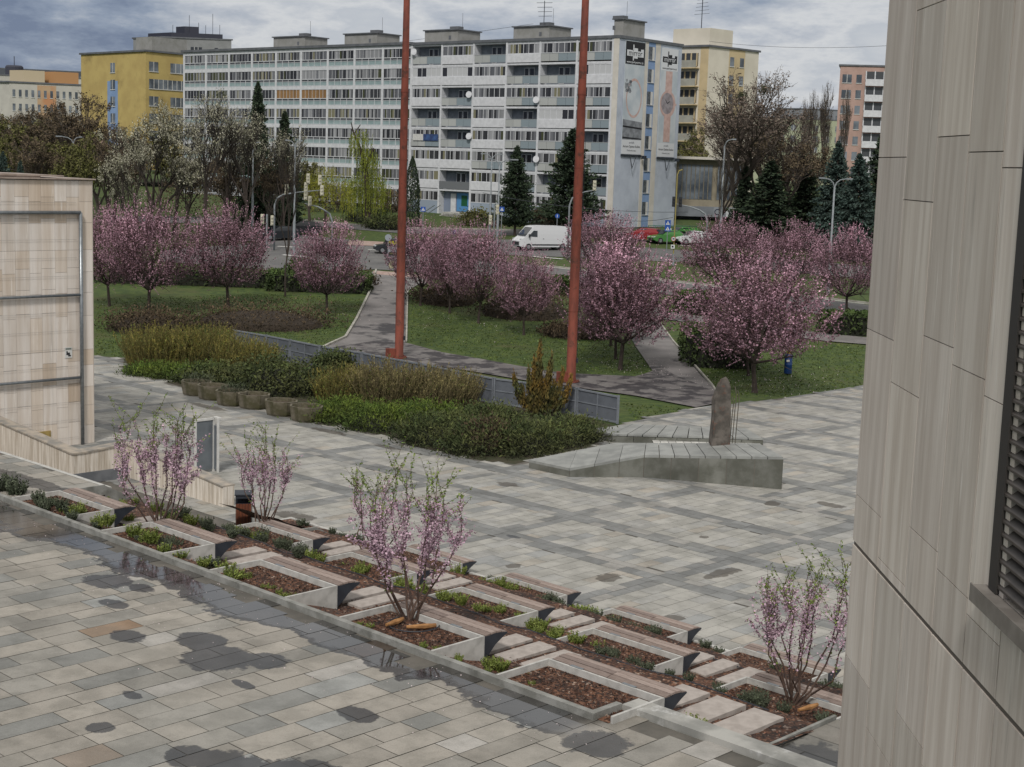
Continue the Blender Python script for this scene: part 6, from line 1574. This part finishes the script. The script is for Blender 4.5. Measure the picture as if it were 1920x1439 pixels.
# ================================================================== vehicles
def wheel(t, x, y, r_, w_):
    mb = MB(); n = 18
    for s in (0,):
        base = len(mb.v)
        for yy in (y-w_/2, y+w_/2):
            for i in range(n): a = 6.283*i/n; mb.v.append((x+r_*math.cos(a), yy, r_+r_*math.sin(a)))
        mb.idx(base, [tuple(range(n)), tuple(range(2*n-1, n-1, -1))]+[(i, n+i, n+(i+1) % n, (i+1) % n) for i in range(n)])
    o = build('wheel', mb, m_tyre, t); mb = MB(); base = len(mb.v)
    yy = y+(w_/2+.005)*(1 if y > 0 else -1)
    mb.v.append((x, yy, r_))
    for i in range(n): a = 6.283*i/n; mb.v.append((x+r_*.6*math.cos(a), yy, r_+r_*.6*math.sin(a)))
    mb.idx(base, [(0, 1+i, 1+(i+1) % n) for i in range(n)]); build('rim', mb, m_rim, o)
m_tyre = M('tyre', '#17181a', None, rough=.9); m_rim = M('rim_silver', '#8d9094', None, rough=.4, metal=.5); m_cg = M('car_glass', '#1b2126', '#2a3137', 2, .08, spec=.9); m_hl = M('headlight', '#c9ccd0', None, rough=.15); m_tl = M('tail_light', '#7c1a18', None, rough=.3); m_trim = M('black_trim', '#26282b', None, rough=.7)
def body_loft(mb, prof, wf):
    """prof: list of (x, z_low, z_high); wf(x,z) half width -> closed shell"""
    n = len(prof); base = len(mb.v); K = 6
    for (x, zl0, zh) in prof:
        pts = []
        for s in (-1, 1):
            for k in range(K):
                f = k/(K-1); z = zl0+(zh-zl0)*(f if s == -1 else 1-f); pts.append((x, s*wf(x, z, zl0, zh), z))
        mb.v += pts
    m = 2*K
    mb.idx(base, [(i*m+j, i*m+(j+1) % m, (i+1)*m+(j+1) % m, (i+1)*m+j) for i in range(n-1) for j in range(m)]+[tuple(range(m-1, -1, -1)), tuple((n-1)*m+j for j in range(m))])
def car(label, px, py, heading, paint, kind='hatch', L=4.3, loc=None, taxi=False):
    p = loc or at(px, py); m_p = M('paint_'+paint.strip('#'), paint, None, rough=.3, spec=.6)
    t = thing({'van': 'delivery_van'}.get(kind, 'parked_car'), label, 'van' if kind == 'van' else 'car', p, rad(heading)); W_ = .88
    if kind == 'van':
        L, H, W_ = 6.0, 2.5, 1.0
        prof = [(-3.0, .42, 2.3), (-2.95, .35, 2.44), (-2, .32, 2.5), (0, .32, 2.52), (1.0, .32, 2.50), (1.45, .32, 2.42), (2.05, .32, 1.75), (2.35, .32, 1.36), (2.75, .34, 1.15), (2.98, .4, .95), (3.02, .45, .7)]
        wf = lambda x, z, a, b_: W_*(1-.10*max(0, (z-1.1)/1.5)**2)*(1-.12*max(0, (x-2.2)/.8)**2)
        mb = MB(); body_loft(mb, prof, wf); build('body', mb, m_p, t, smooth=False)
        mb = MB(); mb.face([(1.50, -.80, 2.30), (1.50, .80, 2.30), (2.34, .86, 1.42), (2.34, -.86, 1.42)]); mb.v = [(x+.03, y, z+.04) for x, y, z in mb.v]; build('windscreen', mb, m_cg, t)
        for s in (-1, 1):
            mb = MB(); mb.face([(1.0, s*.985, 2.0), (1.45, s*.985, 2.02), (2.05, s*1.0, 1.42), (1.0, s*1.01, 1.35)]); build('side_window', mb, m_cg, t)
            mb = MB(); mb.box(-2.9, s*1.0-.02, .45, -1.3+0, s*1.0+.02, .62) if 0 else mb.box(-1.55, s*1.0-.015, .48, 1.6, s*1.0+.015, .62); mb.box(-3.0, s*1.0-.015, .45, -2.45, s*1.0+.015, .62); build('rub_strip', mb, m_trim, t)
            mb = MB(); mb.box(1.95, s*1.13-.1, 1.3, 2.05, s*1.13+.1, 1.65); build('wing_mirror', mb, m_trim, t)
            mb = MB(); mb.box(2.68, s*.78-.14, .95, 2.9, s*.78+.14, 1.18); build('headlight', mb, m_hl, t)
            mb = MB(); mb.box(-3.02, s*.86-.06, .9, -2.98, s*.86+.06, 1.5); build('tail_light', mb, m_tl, t)
            mb = MB(); mb.box(.2, s*1.015-.01, 1.15, .34, s*1.015+.01, 1.2); build('door_handle', mb, m_trim, t)
        mb = MB(); mb.box(2.95, -.75, .5, 3.04, .75, .85); build('grille', mb, m_trim, t)
        for x in (-2.0, 2.0):
            for s in (-1, 1): wheel(t, x, s*.9, .34, .24)
        return t
    h = L/2; H = 1.48
    prof = [(-h, .45, .9), (-h+.1, .28, 1.0), (-h+.8, .24, 1.02), (0, .22, .98), (h-1.2, .22, .92), (h-.25, .26, .78), (h, .4, .62)]
    mb = MB(); body_loft(mb, prof, lambda x, z, a, b_: W_*(1-.1*abs(x/h)**4)); build('body', mb, m_p, t)
    cab = [(-h+.12 if kind == 'hatch' else -h+.75, .98, 1.04), (-h+.55 if kind == 'hatch' else -h+1.2, .98, 1.40), (-.4, .96, H), (.25, .96, H-.04), (1.15, .92, .96)]
    mb = MB(); body_loft(mb, cab, lambda x, z, a, b_: (W_-.05)*(1-.22*max(0, (z-1.0)/.5))); build('roof', mb, m_p, t)
    mb = MB(); mb.face([(.33, -.62, H-.07), (.33, .62, H-.07), (1.10, .76, .99), (1.10, -.76, .99)]); mb.v = [(x+.03, y, z+.03) for x, y, z in mb.v]; build('windscreen', mb, m_cg, t)
    for s in (-1, 1):
        mb = MB(); mb.face([(-h+.75, s*.80, 1.03), (.85, s*.81, 1.01), (.2, s*.70, H-.1), (-h+1.0, s*.70, H-.13)]); build('side_window', mb, m_cg, t)
        mb = MB(); mb.box(h-.22, s*.62-.16, .6, h-.05, s*.62+.16, .76); build('headlight', mb, m_hl, t)
        mb = MB(); mb.box(-h-.01, s*.66-.12, .72, -h+.08, s*.66+.12, .92); build('tail_light', mb, m_tl, t)
    mb = MB(); mb.face([(-h+.14, -.6, 1.06), (-h+.14, .6, 1.06), (-h+.5, .55, 1.36), (-h+.5, -.55, 1.36)]); mb.v = [(x-.03, y, z+.02) for x, y, z in mb.v]; build('rear_window', mb, m_cg, t)
    mb = MB(); mb.box(h-.06, -.5, .36, h+.01, .5, .55); build('grille', mb, m_trim, t)
    for x in (-h+.75, h-.8):
        for s in (-1, 1): wheel(t, x, s*.78, .31, .2)
    if taxi: mb = MB(); mb.box(-.25, -.25, H, .05, .25, H+.16); build('taxi_sign', mb, m_bw, t)
    return t
car('white high-roof delivery van on the road between the rust masts', 1010, 474, 208, '#c9cbce', 'van', loc=foot(1014, 157))
car('bright red hatchback waiting behind the pink plum blossom', 1208, 452, 150, '#86262a')
car('bright green taxi with a white roof sign at the crossing', 1252, 456, 205, '#447a3e', taxi=True, kind='sedan', L=4.5)
car('green car right behind the green taxi', 1278, 450, 205, '#3a7a34')
car('white car half hidden by the right pink plum trees', 1300, 458, 200, '#c4c6c9')
car('black car left of the slender bare tree', 522, 450, 215, '#1d2126')
car('dark car right of the slender bare tree', 566, 440, 195, '#25282c')
car('dark car hidden behind the black billboard', 741, 475, 190, '#2a2d33')
# billboard
p = at(742, 487); t = thing('roadside_billboard', 'black roadside billboard with yellow PIRAJ lettering beside the left mast', 'billboard', p, rad(-3)); s = p.y/F
mb = MB(); mb.box(-21*s, -.1, .3, 13*s, .1, 37*s); bd = build('board', mb, m_blk, t)
m_ylw = M('sign_yellow', '#c2b81f', None, rough=.6)
text_part('title', 'PIRAJ', 9.2*s, m_ylw, bd, (-5*s, -.12, 31*s), (rad(90), 0, 0), sx=.95); text_part('subtitle', 'SERVIS', 4.5*s, M('sign_olive', '#7a7a3a', None), bd, (-5*s, -.12, 11*s), (rad(90), 0, 0))
mb = MB(); mb.box(-17*s, -.12, 5*s, -4*s, -.105, 7*s); mb.box(-14*s, -.12, 14*s, 3*s, -.105, 24*s); build('board_picture', mb, m_gryd, bd)
p = at(727, 503); t = thing('round_sign_post', 'grey back of a round road sign on a post before the billboard', 'road sign', p); s = p.y/F
mb = MB(); mb.tube([(0, 0, 0), (0, 0, 60*s)], .035, 6); build('post', mb, m_lamp, t)
mb = MB(); mb.tube([(0, -.04, 57*s), (0, -.06, 57*s)], 6.3*s, 20); build('sign_plate', mb, M('sign_back', '#8b939b', None, rough=.5), t)
mb = MB(); mb.box(.1, -.05, 0, .1+9*s, -.02, 14*s); build('yellow_marker', mb, M('marker_yellow', '#a9a584', '#8d8a70', 8, .8), t)
# ---- signs
m_sb = M('sign_blue', '#1d4b9a', None, rough=.5)
def ped(name, lab, px, Y, ty, w_, double=False, round_=False):
    p = foot(px, Y); h = aty(px, ty, Y).z-p.z; t = thing(name, lab, 'road sign', p); s = Y/F
    mb = MB(); mb.tube([(0, 0, 0), (0, 0, h)], .04, 6); build('post', mb, m_lamp, t)
    for k in range(2 if double else 1):
        z = h-w_*s*(1.0*k)
        mb = MB()
        if round_: mb.tube([(0, -.05, z-w_*s/2), (0, -.08, z-w_*s/2)], w_*s/2, 20)
        else: mb.box(-w_*s/2, -.08, z-w_*s*.98, w_*s/2, -.05, z)
        pl_ = build('sign_plate', mb, m_sb, t); zc_ = z-w_*s/2; q = w_*s
        mb = MB()
        if round_: mb.prism([(-.06*q, -.10), (.06*q, -.10), (.06*q, -.085), (-.06*q, -.085)], zc_-.3*q, zc_+.3*q); build('arrow', mb, m_bw, pl_)
        else:
            mb.face([(-.36*q, -.085, zc_-.30*q), (.36*q, -.085, zc_-.30*q), (0, -.085, zc_+.34*q)]); build('white_triangle', mb, m_bw, pl_)
            mb = MB(); mb.beam((0, -.09, zc_+.02*q), (0, -.09, zc_+.14*q), .05*q, .08*q); mb.beam((0, -.09, zc_+.02*q), (-.10*q, -.09, zc_-.2*q), .03*q, .05*q); mb.beam((0, -.09, zc_+.02*q), (.10*q, -.09, zc_-.2*q), .03*q, .05*q); build('walker_symbol', mb, m_blk, pl_)
    return t
ped('crossing_sign', 'blue pedestrian crossing sign just right of the left mast', 792, 160, 388, 9); ped('crossing_sign', 'blue pedestrian crossing sign beside the paired lamp posts', 939, 160, 388, 9); ped('crossing_sign', 'two stacked blue crossing signs in front of the taxi', 1249, 152, 413, 10.5, double=True)
ped('direction_sign', 'small round blue direction sign above the white van', 1043, 164, 401, 8.5, round_=True)
ped('direction_sign', 'tiny blue round sign among the plum blossom', 851, 150, 432, 7, round_=True)
# ---- street lamps
def lamp(lab, px, Y, ty, arms, by=None):
    p = foot(px, Y); h = aty(px, ty, Y).z-p.z; s = Y/F; t = thing('street_lamp', lab, 'street lamp', p)
    mb = MB(); mb.lathe((0, 0, 0), [(.14, 0), (.13, h*.45), (.09, h*.46), (.075, h-.6)], 10); build('post', mb, m_lamp, t, smooth=True)
    for a in arms:
        x = a*s; mb = MB(); mb.tube([(0, 0, h-.7), (x*.12, 0, h-.3), (x*.35, 0, h-.05), (x*.75, 0, h+.05)], [.06, .055, .05, .045], 6); build('arm', mb, m_lamp, t)
        mb = MB(); x2 = x*1.15; mb.prism([(min(x*.72, x2), -.12), (max(x*.72, x2), -.12), (max(x*.72, x2), .12), (min(x*.72, x2), .12)], h+.0, h+.13); build('lamp_head', mb, m_lamp, t)
lamp('tall double-armed street lamp before the conifers on the right', 1552, 128, 336, (-26, 28)); lamp('double-armed street lamp left of the pine, farther one', 918, 172, 290, (-18, 18)); lamp('double-armed street lamp left of the pine, nearer one', 932, 160, 300, (-22, 30))
lamp('street lamp post beside the shop sign', 1347, 150, 262, (18,)); lamp('double-armed street lamp against bare trees at the far left', 139, 170, 258, (-28, 16)); lamp('street lamp post behind the slender bare tree', 551, 145, 265, (-16, 12)); lamp('street lamp post below the taller spruce', 473, 158, 268, (12,))
p = foot(156, 200); t = thing('globe_lamp', 'white globe lamp on a red post below the yellow building', 'street lamp', p); h = aty(156, 236, 200).z-p.z; mb = MB(); mb.tube([(0, 0, 0), (0, 0, h-.3)], .16, 8); build('post', mb, M('dull_red', '#7a3b33', None), t); mb = MB(); mb.lathe((0, 0, h-.35), [(.1, 0), (.28, .12), (.3, .3), (.18, .5)], 10); build('globe', mb, m_white, t)
# ---- traffic lights
def signal_head(t, x, z, s, back=False, cz=0):
    mb = MB(); mb.box(x-.16, -.14, z-.5, x+.16, .14, z+.5); h_ = build('signal_head', mb, m_dark if back else m_sigw, t)
    mb = MB()
    for k in (-1, 0, 1): mb.tube([(x, -.15, z+.31*k), (x, -.27, z+.31*k)], .11, 8)
    build('visor', mb, m_trim if back else m_sigw, h_)
m_sigw = M('signal_pale_back', '#c4c1ae', '#b0ad9b', 4, .6)
def signal(lab, px, Y, ty, xs_px, heads, mast=0, back=False):
    p = foot(px, Y); s = Y/F; t = thing('traffic_light', lab, 'traffic light', p); h = aty(px, ty, Y).z-p.z
    x1 = xs_px*s; d = 1 if x1 > 0 else -1
    mb = MB(); mb.tube([(0, 0, 0), (0, 0, h-1.2), (.25*d, 0, h-.5), (.8*d, 0, h-.15), (x1*.5, 0, h+.15), (x1, 0, h+.45)], [.10, .09, .085, .08, .06, .04], 8); build('mast_arm', mb, m_lamp, t, smooth=True)
    for (hx_, dz_) in heads: signal_head(t, hx_*s, h+.3+dz_, s, back)
    return t
signal('left cantilever traffic light reaching over the road', 514, 148, 362, 92, [(22, .1), (58, .35), (62, 1.2), (84, 1.1), (88, .1)]); signal('cantilever traffic light curving to the left above the lone plum tree', 622, 150, 392, -52, [(-42, .4), (-50, 1.0)])
signal('curved traffic light beside the right rust mast', 1064, 148, 362, 55, [(45, .5)]); 
t = signal('traffic light mast with two heads in front of the shop', 1322, 148, 392, -66, [(-64, .3), (-52, .3)], back=True)
p = foot(1262, 146); t = thing('traffic_light_post', 'grey post with round sign and yellow bracket at the taxi crossing', 'traffic light', p); h = aty(1262, 318, 146).z-p.z; s = 146/F
mb = MB(); mb.tube([(0, 0, 0), (0, 0, 22*s)], .12, 8); build('post', mb, m_lamp, t); mb = MB(); mb.tube([(-.2*s, .1, 22*s), (0, .1, 60*s), (0, .1, h-10*s), (3*s, .1, h-2*s), (9*s, .1, h)], .06, 6); build('yellow_mast', mb, M('dull_yellow', '#8f8450', None), t)
mb = MB(); mb.tube([(-2*s, -.1, 50*s), (-2*s, -.13, 50*s)], 4.6*s, 20); o = build('round_sign', mb, M('sign_red', '#8e2c2c', None), t); mb = MB(); mb.tube([(-2*s, -.131, 50*s), (-2*s, -.14, 50*s)], 3.4*s, 20); build('sign_face', mb, m_bw, o); mb = MB(); mb.box(-4*s, -.16, 49*s, 0, -.145, 51.5*s); build('bus_symbol', mb, m_blk, o)
mb = MB(); mb.box(-6*s, -.12, 32*s, 1*s, -.1, 39*s); o = build('white_plate', mb, m_bw, t); mb = MB(); mb.box(-4.5*s, -.14, 34*s, -1*s, -.125, 37.5*s); build('plate_symbol', mb, m_blk, o)
p = foot(500, 150); t = thing('signal_box_post', 'pale signal heads seen from behind on a post left of the black car', 'traffic light', p); h = aty(500, 402, 150).z-p.z; mb = MB(); mb.tube([(0, 0, 0), (0, 0, h)], .1, 6); build('post', mb, m_lamp, t); signal_head(t, -.45, h-.5, 1); signal_head(t, .55, h-.6, 1)
p = foot(925, 156); t = thing('pedestrian_signal', 'white pedestrian signal on a post between the paired lamps', 'traffic light', p); h = aty(925, 384, 156).z-p.z; mb = MB(); mb.tube([(0, 0, 0), (0, 0, h)], .07, 6); build('post', mb, m_lamp, t); signal_head(t, .3, h-.5, 1); signal_head(t, -.4, h-1.6, 1)
# green railing by the taxi
p = foot(1215, 178); t = thing('green_railing', 'green metal railing in front of the gable plinth', 'railing', p); mb = MB(); L = 108/F*178
for k in range(9): mb.tube([(L*k/8, k*.4, 0), (L*k/8, k*.4, 1.1)], .04, 5)
mb.tube([(0, 0, 1.1), (L, 3.2, 1.1)], .04, 5); mb.tube([(0, 0, .55), (L, 3.2, .55)], .03, 5); build('rails', mb, M('green_paint', '#2f6a52', None), t)
# antenna on the long building roof and overhead wires
u, _ = onfac(972); p = P3+Vector((UX[0]*u, UX[1]*u, 0))+Vector((3, 3, 0)); t = thing('roof_aerial', 'tall television aerial on the long apartment block roof', 'aerial', (p.x, p.y, ZR+2.3)); h = aty(972, 0, p.y).z-ZR-2.3
mb = MB(); mb.tube([(0, 0, 0), (0, 0, h)], .05, 5)
for k in range(4): mb.beam((-1.0+.1*k, 0, h-.3-.55*k), (1.0, .2, h-.2-.55*k), .05, .05)
build('aerial_rods', mb, m_dark, t)
for k, (a, b_, lab) in enumerate((((340, 118, 300), (1000, 45, 205), 'upper overhead wire crossing above the apartment roof'), ((1330, 78, 230), (1680, 85, 200), 'overhead wire from the tan tower to the stone wall'), ((905, 362, 160), (1290, 398, 150), 'thin low wire crossing in front of the pines'), ((1100, 398, 150), (1262, 408, 146), 'thin low wire in front of the gable'))):
    p, q = aty(a[0], a[1], a[2]), aty(b_[0], b_[1], b_[2]); mb = MB(); pts = []
    for i in range(17): f = i/16; v = p.lerp(q, f); v.z -= 4*f*(1-f)*.6; pts.append(v-p)
    mb.tube(pts, .022, 4); tag(build('overhead_wire', mb, m_dark, None, p), lab, 'wire')
